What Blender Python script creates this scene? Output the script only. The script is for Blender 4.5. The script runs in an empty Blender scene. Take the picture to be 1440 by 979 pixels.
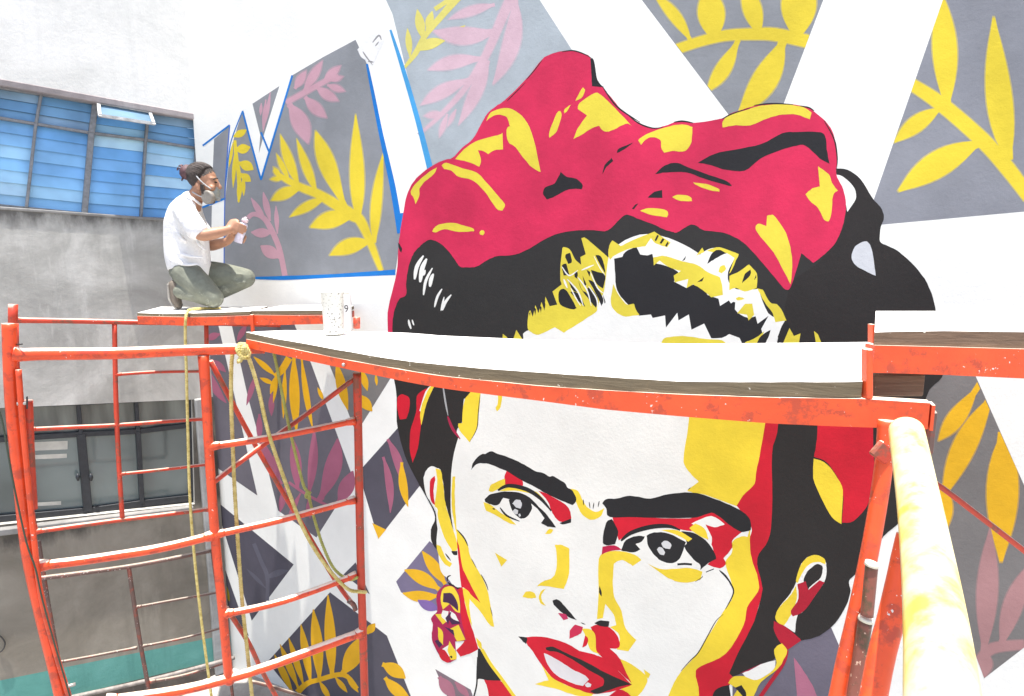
import bpy, bmesh, math, random
from mathutils import Vector, Matrix
from mathutils.geometry import intersect_line_plane
random.seed(7)
SC = bpy.context.scene
COL = SC.collection
R = math.radians

# ---------------------------------------------------------------- camera, sky, sun, exposure
FPX, CX, CY = 834.0, 720.0, 489.5          # focal length and centre in pixels of the 1440 px photograph
EYE = 3.9                                  # camera height above the yard
PITCH = R(8.02)
CAM = Vector((0, 0, EYE))
cd = bpy.data.cameras.new('camera')
cam = bpy.data.objects.new('camera', cd)
COL.objects.link(cam)
cam.location = CAM
cam.rotation_euler = (R(90) - PITCH, 0, 0)
cd.sensor_fit = 'HORIZONTAL'
cd.sensor_width = 36
cd.lens = FPX / 1440 * 36
cd.clip_start = 0.02
cd.clip_end = 500
SC.camera = cam

SUN_EL, SUN_AZ = R(84), R(188)             # azimuth clockwise from +Y (away from the camera)
w = bpy.data.worlds.new("World")
SC.world = w
w.use_nodes = True
nt = w.node_tree
sky = nt.nodes.new('ShaderNodeTexSky')
sky.sky_type = 'NISHITA'
sky.sun_disc = False
sky.sun_elevation = SUN_EL
sky.sun_rotation = SUN_AZ
sky.air_density = 1.0
sky.dust_density = 2.5
bg = nt.nodes['Background']
nt.links.new(sky.outputs['Color'], bg.inputs['Color'])
bg.inputs['Strength'].default_value = 0.15
sl = bpy.data.lights.new('sun', 'SUN')
sl.energy = 5.0
sl.angle = R(0.53)
sl.color = (1.0, 0.96, 0.9)
so = bpy.data.objects.new('sun', sl)
COL.objects.link(so)
sd = Vector((math.sin(SUN_AZ) * math.cos(SUN_EL), math.cos(SUN_AZ) * math.cos(SUN_EL), math.sin(SUN_EL)))
so.rotation_euler = sd.to_track_quat('Z', 'Y').to_euler()
so.location = (0, 0, 12)
SC.view_settings.view_transform = 'Standard'
SC.view_settings.look = 'None'
SC.view_settings.exposure = 0.97
SC.view_settings.gamma = 1.0
SC.render.engine = 'CYCLES'
SC.cycles.use_denoising = True
SC.cycles.max_bounces = 8

# ---------------------------------------------------------------- geometry helpers
FWD = Vector((0, math.cos(PITCH), -math.sin(PITCH)))
UPV = Vector((0, math.sin(PITCH), math.cos(PITCH)))
def ray(px, py):
    return FWD * FPX + Vector((1, 0, 0)) * (px - CX) + UPV * (CY - py)
def at_y(px, py, Y):
    d = ray(px, py)
    return CAM + d * (Y / d.y)
def on_z(px, py, z):
    d = ray(px, py)
    return CAM + d * ((z - EYE) / d.z)
def on_plane(px, py, p0, n):
    d = ray(px, py)
    return CAM + d * ((p0 - CAM).dot(n) / d.dot(n))
CORNER = Vector((-2.73, 5.3, 0))
MDIR = Vector((0.9136, -0.4068, 0)).normalized()
MN = Vector((-0.4068, -0.9136, 0)).normalized()       # mural wall faces this way
LDIR = Vector((-0.76, -0.65, 0)).normalized()
LN = Vector((0.65, -0.76, 0)).normalized()            # side wall faces this way
def on_m(px, py, off=0.0):
    return on_plane(px, py, CORNER + MN * off, MN)
def on_l(px, py, off=0.0):
    return on_plane(px, py, CORNER + LN * off, LN)

ORG = {}
def empty(name, loc, label, cat, group=None):
    o = bpy.data.objects.new(name, None)
    o.empty_display_size = 0.1
    COL.objects.link(o)
    o.location = loc
    o['label'] = label
    o['category'] = cat
    if group: o['group'] = group
    ORG[o.name] = Vector(loc)
    return o
def link(name, bm, mat, parent=None, label=None, smooth=False, kind=None):
    """one mesh object from a bmesh given in world coordinates"""
    org = ORG[parent.name] if parent is not None else Vector((0, 0, 0))
    if org.length: bmesh.ops.translate(bm, verts=bm.verts, vec=-org)
    me = bpy.data.meshes.new(name)
    bm.to_mesh(me)
    bm.free()
    for m in (mat if isinstance(mat, (list, tuple)) else [mat]):
        me.materials.append(m)
    if smooth:
        for p in me.polygons: p.use_smooth = True
    o = bpy.data.objects.new(name, me)
    COL.objects.link(o)
    if parent is not None: o.parent = parent
    if label: o['label'] = label
    if kind: o['kind'] = kind
    ORG[o.name] = org
    return o
def tag(o, label, cat, group=None):
    o['label'] = label
    o['category'] = cat
    if group: o['group'] = group
    return o
def recenter(o):
    """move a top-level mesh's origin to its lowest point"""
    me = o.data
    vs = [v.co for v in me.vertices]
    zmin = min(v.z for v in vs)
    c = Vector((sum(v.x for v in vs) / len(vs), sum(v.y for v in vs) / len(vs), zmin))
    me.transform(Matrix.Translation(-c))
    o.location = c
    ORG[o.name] = c
    return o

def catmull(pts, n=5, closed=False):
    out = []
    m = len(pts)
    rng = range(m if closed else m - 1)
    for i in rng:
        if closed:
            p0, p1, p2, p3 = pts[(i - 1) % m], pts[i], pts[(i + 1) % m], pts[(i + 2) % m]
        else:
            p0, p1, p2, p3 = pts[max(i - 1, 0)], pts[i], pts[i + 1], pts[min(i + 2, m - 1)]
        for k in range(n):
            t = k / n
            out.append(0.5 * ((2 * p1) + (p2 - p0) * t + (2 * p0 - 5 * p1 + 4 * p2 - p3) * t * t + (3 * p1 - p0 - 3 * p2 + p3) * t ** 3))
    if not closed: out.append(pts[-1].copy())
    return out

def add_loft(bm, pts, rad, segs=12, ref=None, cap=True, mi=0):
    """tube through pts; rad: list of r or (ra, rb) per point"""
    n = len(pts)
    rings = []
    prev = None
    for i, p in enumerate(pts):
        t = (pts[min(i + 1, n - 1)] - pts[max(i - 1, 0)])
        t.normalize()
        if prev is None:
            a = Vector(ref) if ref is not None else (Vector((0, 0, 1)) if abs(t.z) < 0.9 else Vector((0, 1, 0)))
        else:
            a = prev
        a = (a - t * a.dot(t)).normalized()
        prev = a
        b = t.cross(a)
        r = rad[i] if isinstance(rad, (list, tuple)) else rad
        ra, rb = r if isinstance(r, (list, tuple)) else (r, r)
        rings.append([bm.verts.new(p + a * (ra * math.cos(2 * math.pi * k / segs)) + b * (rb * math.sin(2 * math.pi * k / segs))) for k in range(segs)])
    for i in range(n - 1):
        for k in range(segs):
            f = bm.faces.new((rings[i][k], rings[i][(k + 1) % segs], rings[i + 1][(k + 1) % segs], rings[i + 1][k]))
            f.material_index = mi
            f.smooth = True
    if cap:
        for rg, rev in ((rings[0], True), (rings[-1], False)):
            f = bm.faces.new(rg[::-1] if rev else rg)
            f.material_index = mi
def tube_bm(pts, r, segs=12, n=4, **k):
    bm = bmesh.new()
    if len(pts) > 2:
        sm = catmull(pts, n)
    else:
        sm = pts
    if isinstance(r, (list, tuple)):
        m = len(sm)
        rr = []
        for i in range(m):
            f = i / (m - 1) * (len(r) - 1)
            j = min(int(f), len(r) - 2)
            rr.append(r[j] + (r[j + 1] - r[j]) * (f - j))
        r = rr
    add_loft(bm, sm, r, segs, **k)
    bmesh.ops.recalc_face_normals(bm, faces=bm.faces)
    return bm
def add_box(bm, c, ax, ay, az, sx, sy, sz):
    """box centred at c with half sizes along unit axes"""
    v = []
    for k in (-1, 1):
        for (i, j) in ((-1, -1), (1, -1), (1, 1), (-1, 1)):
            v.append(bm.verts.new(c + ax * (sx * i) + ay * (sy * j) + az * (sz * k)))
    for q in ((0, 3, 2, 1), (4, 5, 6, 7), (0, 1, 5, 4), (1, 2, 6, 5), (2, 3, 7, 6), (3, 0, 4, 7)):
        bm.faces.new([v[i] for i in q])
def add_bar(bm, a, b, w, d, n, ext=0.0):
    """bar from a to b, width w in the wall plane, depth d along n, centred"""
    t = (b - a)
    L = t.length
    t.normalize()
    s = t.cross(n).normalized()
    add_box(bm, (a + b) / 2, t, s, n, L / 2 + ext, w / 2, d / 2)
def bevel(bm, w, seg=1):
    bmesh.ops.bevel(bm, geom=bm.edges[:], offset=w, segments=seg, affect='EDGES', profile=0.5)
def quadsheet(bm, rows):
    """grid of verts from rows of points"""
    vv = [[bm.verts.new(p) for p in r] for r in rows]
    for i in range(len(vv) - 1):
        for j in range(len(vv[0]) - 1):
            bm.faces.new((vv[i][j], vv[i][j + 1], vv[i + 1][j + 1], vv[i + 1][j]))
    return vv
def slab(bm, front_top, back_top, th):
    """plank: two polylines of the top's long edges, thickness th downward (number or list)"""
    n = len(front_top)
    T = th if isinstance(th, (list, tuple)) else [th] * n
    rows = []
    for i in range(n):
        d = Vector((0, 0, -T[i]))
        rows.append([bm.verts.new(p) for p in (front_top[i], back_top[i], back_top[i] + d, front_top[i] + d)])
    for i in range(n - 1):
        for k in range(4):
            bm.faces.new((rows[i][k], rows[i][(k + 1) % 4], rows[i + 1][(k + 1) % 4], rows[i + 1][k]))
    bm.faces.new(rows[0])
    bm.faces.new(rows[-1][::-1])
    bmesh.ops.recalc_face_normals(bm, faces=bm.faces)

# ---------------------------------------------------------------- materials
def lin(c):
    c /= 255.0
    return c / 12.92 if c <= 0.04045 else ((c + 0.055) / 1.055) ** 2.4
def rgb(r, g, b, k=0.8):
    return (lin(r) * k, lin(g) * k, lin(b) * k, 1)
MATS = {}
def mat_new(name):
    m = bpy.data.materials.new(name)
    m.use_nodes = True
    return m, m.node_tree, m.node_tree.nodes['Principled BSDF']
def noise(t, scale, detail=4, rough=0.6, vec=None, dist=0.0):
    n = t.nodes.new('ShaderNodeTexNoise')
    n.inputs['Scale'].default_value = scale
    n.inputs['Detail'].default_value = detail
    n.inputs['Roughness'].default_value = rough
    n.inputs['Distortion'].default_value = dist
    if vec is not None: t.links.new(vec, n.inputs['Vector'])
    return n.outputs['Fac']
def ramp(t, fac, stops):
    r = t.nodes.new('ShaderNodeValToRGB')
    e = r.color_ramp.elements
    while len(e) < len(stops): e.new(0.5)
    for i, (p, c) in enumerate(stops):
        e[i].position = p
        e[i].color = c if len(c) == 4 else (*c, 1)
    t.links.new(fac, r.inputs['Fac'])
    return r.outputs['Color']
def mix(t, fac, a, b):
    m = t.nodes.new('ShaderNodeMix')
    m.data_type = 'RGBA'
    for s, v in ((m.inputs[0], fac), (m.inputs[6], a), (m.inputs[7], b)):
        if hasattr(v, 'is_output'): t.links.new(v, s)
        else: s.default_value = v
    return m.outputs[2]
def bump(t, h, strength, dist, bsdf):
    b = t.nodes.new('ShaderNodeBump')
    b.inputs['Strength'].default_value = strength
    b.inputs['Distance'].default_value = dist
    t.links.new(h, b.inputs['Height'])
    t.links.new(b.outputs['Normal'], bsdf.inputs['Normal'])
def world_vec(t, scale=(1, 1, 1)):
    g = t.nodes.new('ShaderNodeNewGeometry')
    mp = t.nodes.new('ShaderNodeMapping')
    mp.inputs['Scale'].default_value = scale
    t.links.new(g.outputs['Position'], mp.inputs['Vector'])
    return mp.outputs['Vector']
def paint(col, var=0.10):
    """matte wall paint: hand-rolled colour with slight unevenness and plaster relief"""
    key = ('p', tuple(round(c, 4) for c in col))
    if key in MATS: return MATS[key]
    m, t, b = mat_new('wall_paint')
    v = world_vec(t)
    n1 = noise(t, 2.2, 5, 0.65, v)
    lo = tuple(c * (1 - var * 1.4) for c in col[:3]) + (1,)
    hi = tuple(min(1, c * (1 + var)) for c in col[:3]) + (1,)
    c1 = ramp(t, n1, [(0.35, lo), (0.68, hi)])
    t.links.new(c1, b.inputs['Base Color'])
    b.inputs['Roughness'].default_value = 0.62
    b.inputs['Specular IOR Level'].default_value = 0.25
    n2 = noise(t, 45, 5, 0.7, v)
    bump(t, n2, 0.25, 0.006, b)
    MATS[key] = m
    return m
def metal_paint(name, col, chip=(0.75, 0.7, 0.62, 1), chips=0.70, sun_top=0.0, rough=0.42, rust=None):
    m, t, b = mat_new(name)
    v = world_vec(t)
    n1 = noise(t, 5, 4, 0.6, v)
    lo = tuple(c * 0.78 for c in col[:3]) + (1,)
    hi = tuple(min(1, c * 1.12) for c in col[:3]) + (1,)
    c = ramp(t, n1, [(0.3, lo), (0.7, hi)])
    if rust:
        nr = noise(t, 14, 6, 0.7, v)
        f = ramp(t, nr, [(0.52, (0, 0, 0)), (0.6, (1, 1, 1))])
        c = mix(t, f, c, rust)
    nch = noise(t, 85, 3, 0.55, v)
    nlow = noise(t, 6, 2, 0.5, v)
    mm = t.nodes.new('ShaderNodeMath'); mm.operation = 'MULTIPLY_ADD'
    t.links.new(nlow, mm.inputs[0]); mm.inputs[1].default_value = 0.35
    t.links.new(nch, mm.inputs[2])
    f = ramp(t, mm.outputs[0], [(chips + 0.14, (0, 0, 0)), (chips + 0.17, (1, 1, 1))])
    c = mix(t, f, c, chip)
    if sun_top > 0:  # sun glare on upward faces, painted in as a pale tone
        g = t.nodes.new('ShaderNodeNewGeometry')
        sx = t.nodes.new('ShaderNodeSeparateXYZ')
        t.links.new(g.outputs['Normal'], sx.inputs[0])
        nd = noise(t, 9, 4, 0.6, v)
        ad = t.nodes.new('ShaderNodeMath'); ad.operation = 'MULTIPLY_ADD'
        t.links.new(nd, ad.inputs[0]); ad.inputs[1].default_value = 0.5
        t.links.new(sx.outputs['Z'], ad.inputs[2])
        f = ramp(t, ad.outputs[0], [(0.85, (0, 0, 0)), (1.1, (sun_top, sun_top, sun_top))])
        c = mix(t, f, c, (0.8, 0.74, 0.6, 1))
    t.links.new(c, b.inputs['Base Color'])
    b.inputs['Roughness'].default_value = rough
    bump(t, noise(t, 90, 3, 0.6, v), 0.15, 0.003, b)
    return m
def simple(name, col, rough=0.6, var=0.15, scale=12, bmp=0.2, dist=0.004, metal=0.0):
    m, t, b = mat_new(name)
    v = world_vec(t)
    n1 = noise(t, scale, 5, 0.65, v)
    lo = tuple(c * (1 - var) for c in col[:3]) + (1,)
    hi = tuple(min(1, c * (1 + var)) for c in col[:3]) + (1,)
    t.links.new(ramp(t, n1, [(0.3, lo), (0.7, hi)]), b.inputs['Base Color'])
    b.inputs['Roughness'].default_value = rough
    b.inputs['Metallic'].default_value = metal
    if bmp: bump(t, noise(t, scale * 4, 4, 0.65, v), bmp, dist, b)
    return m
def concrete(name, base, dark, light, stain_z=None):
    """bare render with blotches, vertical run marks and an optional grime band hanging from height stain_z"""
    m, t, b = mat_new(name)
    v = world_vec(t)
    blot = noise(t, 1.6, 8, 0.68, v, 0.6)
    c = ramp(t, blot, [(0.30, dark), (0.5, base), (0.72, light)])
    vs = world_vec(t, (7, 7, 0.55))
    run = noise(t, 1.0, 5, 0.6, vs)
    f = ramp(t, run, [(0.52, (0, 0, 0)), (0.75, (0.55, 0.55, 0.55))])
    c = mix(t, f, c, dark)
    run2 = noise(t, 1.7, 5, 0.65, world_vec(t, (5, 5, 1.1)))
    f2 = ramp(t, run2, [(0.58, (0, 0, 0)), (0.72, (0.6, 0.6, 0.6))])
    c = mix(t, f2, c, light)
    if stain_z:
        for z in stain_z:
            g = t.nodes.new('ShaderNodeNewGeometry')
            sx = t.nodes.new('ShaderNodeSeparateXYZ')
            t.links.new(g.outputs['Position'], sx.inputs[0])
            mr = t.nodes.new('ShaderNodeMapRange')
            t.links.new(sx.outputs['Z'], mr.inputs['Value'])
            mr.inputs['From Min'].default_value = z - 0.26
            mr.inputs['From Max'].default_value = z
            nn = noise(t, 1.0, 6, 0.7, world_vec(t, (6, 6, 2.2)))
            mu = t.nodes.new('ShaderNodeMath'); mu.operation = 'MULTIPLY'
            t.links.new(mr.outputs['Result'], mu.inputs[0]); t.links.new(nn, mu.inputs[1])
            f3 = ramp(t, mu.outputs[0], [(0.24, (0, 0, 0)), (0.5, (0.8, 0.8, 0.8))])
            c = mix(t, f3, c, (0.06, 0.055, 0.05, 1))
    t.links.new(c, b.inputs['Base Color'])
    b.inputs['Roughness'].default_value = 0.85
    b.inputs['Specular IOR Level'].default_value = 0.2
    bump(t, noise(t, 22, 8, 0.72, v), 0.35, 0.008, b)
    return m
# ---------------------------------------------------------------- ground
M_GROUND = concrete('yard_concrete', (0.36, 0.345, 0.32, 1), (0.22, 0.21, 0.19, 1), (0.46, 0.44, 0.41, 1))
bm = bmesh.new()
add_box(bm, Vector((0, 0, -0.1)), Vector((1, 0, 0)), Vector((0, 1, 0)), Vector((0, 0, 1)), 60, 60, 0.1)
g = link('ground', bm, M_GROUND)
g['kind'] = 'structure'

# ---------------------------------------------------------------- plain side wall with the two windows
WALL_TOP = 6.9
SIDE_TOP = 9.0
M_LWHITE = concrete('pale_plaster', (0.75, 0.74, 0.70, 1), (0.64, 0.635, 0.60, 1), (0.81, 0.80, 0.77, 1))
z_w1 = on_l(120, 300).z
z_w2 = on_l(150, 728).z
M_LCONC = concrete('bare_concrete', (0.42, 0.41, 0.375, 1), (0.30, 0.29, 0.265, 1), (0.64, 0.625, 0.58, 1), [z_w1])
M_LCONC2 = concrete('lower_concrete', (0.25, 0.225, 0.185, 1), (0.185, 0.165, 0.132, 1), (0.33, 0.30, 0.25, 1), [z_w2])
M_TEAL = concrete('teal_wall_paint', (0.115, 0.315, 0.275, 1), (0.075, 0.21, 0.185, 1), (0.15, 0.37, 0.33, 1))
M_DARKBASE = concrete('dark_base', (0.10, 0.085, 0.075, 1), (0.05, 0.045, 0.04, 1), (0.16, 0.14, 0.12, 1))
side_wall = empty('side_wall', CORNER + LDIR * 1.5, 'grey concrete side wall with a blue louvred window above a dark framed window', 'wall')
side_wall['kind'] = 'thing'
S_END = 5.2
def ls(px, py):
    p = on_l(px, py)
    return ((p - CORNER).dot(LDIR), p.z)
def lp(s, z, off=0.0):
    return CORNER + LDIR * s + Vector((0, 0, z)) + LN * off
def line_at(p, q, s):
    return p[1] + (q[1] - p[1]) * (s - p[0]) / (q[0] - p[0])
# window outlines in wall coordinates (s from the corner, z up)
w1_tr, w1_tl = ls(284, 166), ls(0, 116)
w1_br, w1_bl = ls(273, 310.5), ls(0, 290.5)
w2_tr, w2_tl = ls(270, 562), ls(20, 573)
w2_br, w2_bl = ls(274, 709), ls(20, 736)
teal_t = (ls(287, 899), ls(0, 957))
teal_b = (ls(292, 932), ls(98, 979))
def ext(p, q, s=S_END - 0.05): return (s, line_at(p, q, s))
w1_tl, w1_bl = ext(w1_tr, w1_tl), ext(w1_br, w1_bl)
w2_tl, w2_bl = ext(w2_tr, w2_tl), ext(w2_br, w2_bl)
tt = (0.0, line_at(*teal_t, 0.0)), (S_END, line_at(*teal_t, S_END))
tb = (0.0, line_at(*teal_b, 0.0)), (S_END, line_at(*teal_b, S_END))
def face_l(polys, name, mat, off=0.0, label=None):
    bm = bmesh.new()
    for poly in polys:
        bm.faces.new([bm.verts.new(lp(s, z, off)) for s, z in poly])
    bmesh.ops.recalc_face_normals(bm, faces=bm.faces)
    for f in bm.faces:
        if f.normal.dot(LN) < 0: f.normal_flip()
    return link(name, bm, mat, side_wall, label)
TH = 0.16
# pale upper plaster, raw concrete between and below the windows
face_l([[(0, SIDE_TOP), (w1_tr[0], SIDE_TOP), w1_tr, (0, w1_tr[1])],
        [(w1_tr[0], SIDE_TOP), (w1_tl[0], SIDE_TOP), w1_tl, w1_tr],
        [(w1_tl[0], SIDE_TOP), (S_END, SIDE_TOP), (S_END, w1_tl[1]), w1_tl],
        [(0, w1_tr[1]), w1_tr, w1_br, (0, w1_br[1])]], 'upper_plaster', M_LWHITE, label='pale upper plaster')
face_l([[(0, w1_br[1]), w1_br, w1_bl, (S_END, w1_bl[1]), (S_END, w2_tl[1]), w2_tl, w2_tr, (0, w2_tr[1])]], 'concrete_band', M_LCONC)
face_l([[(0, w2_tr[1]), w2_tr, w2_br, w2_bl, (S_END, w2_bl[1]), tt[1], tt[0]]], 'concrete_band', M_LCONC2)
face_l([[tt[0], tt[1], tb[1], tb[0]]], 'skirting_band', M_TEAL, label='turquoise painted band')
face_l([[tb[0], tb[1], (S_END, 0), (0, 0)]], 'dark_footing', M_DARKBASE)  # darker strip at the foot of the wall
bm = bmesh.new()                                            # wall body behind its face
add_box(bm, lp(S_END / 2, SIDE_TOP / 2, -0.42), LDIR, LN, Vector((0, 0, 1)), S_END / 2, 0.2, SIDE_TOP / 2)
link('wall_core', bm, M_DARKBASE, side_wall)
# reveals round the openings
bm = bmesh.new()
for tr, br, bl, tl in ((w1_tr, w1_br, w1_bl, w1_tl), (w2_tr, w2_br, w2_bl, w2_tl)):
    loop = [tl, tr, br, bl]
    for i in range(4):
        a, b_ = loop[i], loop[(i + 1) % 4]
        bm.faces.new([bm.verts.new(p) for p in (lp(*a), lp(*b_), lp(*b_, -TH), lp(*a, -TH))])
link('window_reveal', bm, M_LCONC, side_wall)

M_IRON = simple('grey_window_iron', (0.20, 0.205, 0.215), 0.5, 0.3, 30)
M_IRON_PALE = simple('pale_window_iron', (0.5, 0.5, 0.49), 0.55, 0.35, 25)
M_BLACKFRAME = simple('dark_window_frame', (0.022, 0.025, 0.03), 0.45, 0.3, 30)
M_LINTEL = concrete('lintel', (0.35, 0.31, 0.31, 1), (0.2, 0.18, 0.18, 1), (0.45, 0.42, 0.4, 1))
M_SILL = concrete('sill', (0.24, 0.235, 0.225, 1), (0.13, 0.125, 0.12, 1), (0.34, 0.33, 0.32, 1))
def glassy(name, col, rough=0.12, var=0.25, scale=3.0, spec=0.5, streak=(1, 1, 1)):
    m, t, b = mat_new(name)
    v = world_vec(t, streak)
    n1 = noise(t, scale, 3, 0.5, v)
    lo = tuple(c * (1 - var) for c in col[:3]) + (1,)
    hi = tuple(min(1, c * (1 + var)) for c in col[:3]) + (1,)
    t.links.new(ramp(t, n1, [(0.3, lo), (0.7, hi)]), b.inputs['Base Color'])
    b.inputs['Roughness'].default_value = rough
    b.inputs['Specular IOR Level'].default_value = spec
    return m
BLUES = [glassy('blue_louvre_glass', rgb(*c, 1.05), 0.16) for c in ((134, 186, 232), (112, 170, 224), (156, 200, 236), (124, 178, 228), (174, 210, 238))]
PALES = [glassy('pale_blue_glass', rgb(*c, 0.8), 0.12) for c in ((130, 180, 222), (155, 190, 220), (120, 172, 218))]
# upper window: iron frame, fixed lights above, louvre blades below
U = LDIR
win1 = None
v_lines = [((58.7, 129), (51, 172), (37.5, 292)), ((136, 142), (130, 185), (120, 300)), ((211, 155), (207, 195), (200, 306)), ((284, 166), (280, 207), (274, 309))]
vl = [tuple(ls(*p) for p in l) for l in v_lines]
# extrapolated mullions left of the picture
d0 = tuple((vl[0][k][0] + (vl[0][k][0] - vl[1][k][0]), vl[0][k][1] + (vl[0][k][1] - vl[1][k][1])) for k in range(3))
d1 = tuple((d0[k][0] + (vl[0][k][0] - vl[1][k][0]), d0[k][1] + (vl[0][k][1] - vl[1][k][1])) for k in range(3))
vl = [d1, d0] + vl
vl = [v for v in vl if v[0][0] < S_END - 0.1]
bm = bmesh.new()
OFF = -0.07
for i, (a, b_, c) in enumerate(vl):
    wd = 0.04 if i == len(vl) - 3 else 0.02
    if i == len(vl) - 1: wd = 0.035
    add_bar(bm, lp(*a, OFF), lp(*b_, OFF), wd, 0.05, LN)
    add_bar(bm, lp(*b_, OFF), lp(*c, OFF), wd, 0.05, LN)
for i in range(len(vl) - 1):
    a, b_ = vl[i], vl[i + 1]
    for k, wd in ((0, 0.03), (1, 0.02), (2, 0.022)):
        add_bar(bm, lp(*a[k], OFF - 0.004), lp(*b_[k], OFF - 0.004), wd, 0.04, LN)
bevel(bm, 0.004)
win1 = link('louvre_window', bm, M_IRON, side_wall, 'grey iron window of blue glass louvres')
# glass cells
def lerp2(p, q, t): return (p[0] + (q[0] - p[0]) * t, p[1] + (q[1] - p[1]) * t)
nb = 0
for i in range(len(vl) - 1):
    a, b_ = vl[i], vl[i + 1]
    # upper light: one pane, backed by two blue blades that show as bands
    for j in range(3):
        t0, t1 = j / 3, (j + 1) / 3
        q = [lerp2(a[0], a[1], t0), lerp2(b_[0], b_[1], t0), lerp2(b_[0], b_[1], t1), lerp2(a[0], a[1], t1)]
        bm = bmesh.new()
        offs = (-0.105, -0.105, -0.09, -0.09)
        top = [bm.verts.new(lp(*p, o)) for p, o in zip(q, offs)]
        bot = [bm.verts.new(lp(*p, o - 0.006)) for p, o in zip(q, offs)]
        bm.faces.new(top); bm.faces.new(bot[::-1])
        for k in range(4): bm.faces.new((top[k], bot[k], bot[(k + 1) % 4], top[(k + 1) % 4]))
        bmesh.ops.recalc_face_normals(bm, faces=bm.faces)
        link('pane', bm, (PALES if i != len(vl) - 3 else BLUES)[(i + j) % 3], win1)
    N = 7
    for j in range(N):
        t0, t1 = (j + 0.03) / N, (j + 1.04) / N
        q = [lerp2(a[1], a[2], t0), lerp2(b_[1], b_[2], t0), lerp2(b_[1], b_[2], min(t1, 1)), lerp2(a[1], a[2], min(t1, 1))]
        offs = (-0.104, -0.104, -0.090, -0.090)
        bm = bmesh.new()
        top = [bm.verts.new(lp(*p, o)) for p, o in zip(q, offs)]
        bot = [bm.verts.new(lp(*p, o - 0.007)) for p, o in zip(q, offs)]
        bm.faces.new(top); bm.faces.new(bot[::-1])
        for k in range(4): bm.faces.new((top[k], bot[k], bot[(k + 1) % 4], top[(k + 1) % 4]))
        bmesh.ops.recalc_face_normals(bm, faces=bm.faces)
        link('louvre', bm, BLUES[(i * 3 + j * 2 + (j // 3)) % 5], win1)
# top hung sash standing open in the third bay
def lq(pts, mat, name, parent, th=0.012):
    bm = bmesh.new()
    top = [bm.verts.new(p) for p in pts]
    nrm = (pts[1] - pts[0]).cross(pts[2] - pts[0]).normalized() * th
    bot = [bm.verts.new(p + nrm) for p in pts]
    bm.faces.new(top); bm.faces.new(bot[::-1])
    for k in range(4): bm.faces.new((top[k], bot[k], bot[(k + 1) % 4], top[(k + 1) % 4]))
    bmesh.ops.recalc_face_normals(bm, faces=bm.faces)
    return link(name, bm, mat, parent)
sash = [on_l(138, 145, -0.03), on_l(210, 158, -0.03), on_l(216, 174.5, 0.10), on_l(140, 163, 0.10)]
M_SASH = glassy('open_sash_glass', rgb(140, 180, 210, 0.45), 0.22)
so_ = lq(sash, M_SASH, 'open_sash', win1)
bm = bmesh.new()
for k in range(4):
    add_bar(bm, sash[k] + LN * 0.012, sash[(k + 1) % 4] + LN * 0.012, 0.022, 0.025, LN, 0.008)
link('sash_frame', bm, M_IRON_PALE, win1)
# lintel strip and dirty sill
bm = bmesh.new()
add_bar(bm, lp(*lerp2(w1_tr, w1_tl, -0.004), -0.02), lp(*w1_tl, -0.02), 0.05, 0.06, LN)
bevel(bm, 0.006)
link('lintel', bm, M_LINTEL, side_wall)
bm = bmesh.new()
add_bar(bm, lp(w1_br[0] - 0.02, w1_br[1] - 0.012, -0.03), lp(w1_bl[0], w1_bl[1] - 0.012, -0.03), 0.022, 0.08, LN)
bevel(bm, 0.005)
link('sill', bm, M_SILL, side_wall)
# lower window: dark aluminium, greenish glass
M_GL = glassy('dusty_green_glass', (0.14, 0.168, 0.158), 0.09, 0.4, 1.2, 0.6)
M_GL2 = glassy('upper_dusty_glass', (0.13, 0.14, 0.12), 0.14, 0.5, 1.6, 0.6, (5, 5, 0.8))
t_r, t_l = ls(269, 600), ls(20, 619)
t_l = ext(t_r, t_l)
b_r, b_l = ls(267, 701), ls(20, 729)
b_l = ext(b_r, b_l)
cols2 = [(ls(270, 562), ls(270, 600), ls(271, 703)), (ls(193, 566), ls(196, 609), ls(201.5, 711)), (ls(111, 570), ls(115, 613), ls(125, 722)), (ls(22, 573), ls(24, 619), ls(30, 731))]
dd = tuple((cols2[3][k][0] + (cols2[3][k][0] - cols2[2][k][0]) * 0.9, cols2[3][k][1] + (cols2[3][k][1] - cols2[2][k][1]) * 0.9) for k in range(3))
cols2.append(dd)
bm = bmesh.new()
for i, (a, b_, c) in enumerate(cols2):
    wd = (0.03, 0.035, 0.06, 0.035, 0.05)[i]
    add_bar(bm, lp(*a, OFF), lp(*b_, OFF), 0.028, 0.05, LN)
    add_bar(bm, lp(*b_, OFF), lp(*c, OFF), wd, 0.052, LN)
for i in range(len(cols2) - 1):
    a, b_ = cols2[i], cols2[i + 1]
    for k, wd in ((0, 0.02), (1, 0.042), (2, 0.06)):
        add_bar(bm, lp(*a[k], OFF - 0.003), lp(*b_[k], OFF - 0.003), wd, 0.044, LN)
    p, q = (a[2][0], a[2][1] - 0.06), (b_[2][0], b_[2][1] - 0.06)
    add_bar(bm, lp(*p, OFF + 0.01), lp(*q, OFF + 0.01), 0.018, 0.06, LN)
bevel(bm, 0.003)
win2 = link('sliding_window', bm, M_BLACKFRAME, side_wall, 'dark framed window with dusty greenish panes')
for i in range(len(cols2) - 1):
    a, b_ = cols2[i], cols2[i + 1]
    for k, m_ in ((0, M_GL2), (1, M_GL)):
        lq([lp(*a[k], -0.095), lp(*b_[k], -0.095), lp(*b_[k + 1], -0.095), lp(*a[k + 1], -0.095)], m_, 'pane', win2, 0.006)
M_REFL = simple('painted_reflection', (0.55, 0.53, 0.46), 0.7, 0.2, 6, 0)  # pale rectangles painted on the pane as its reflections
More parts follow.
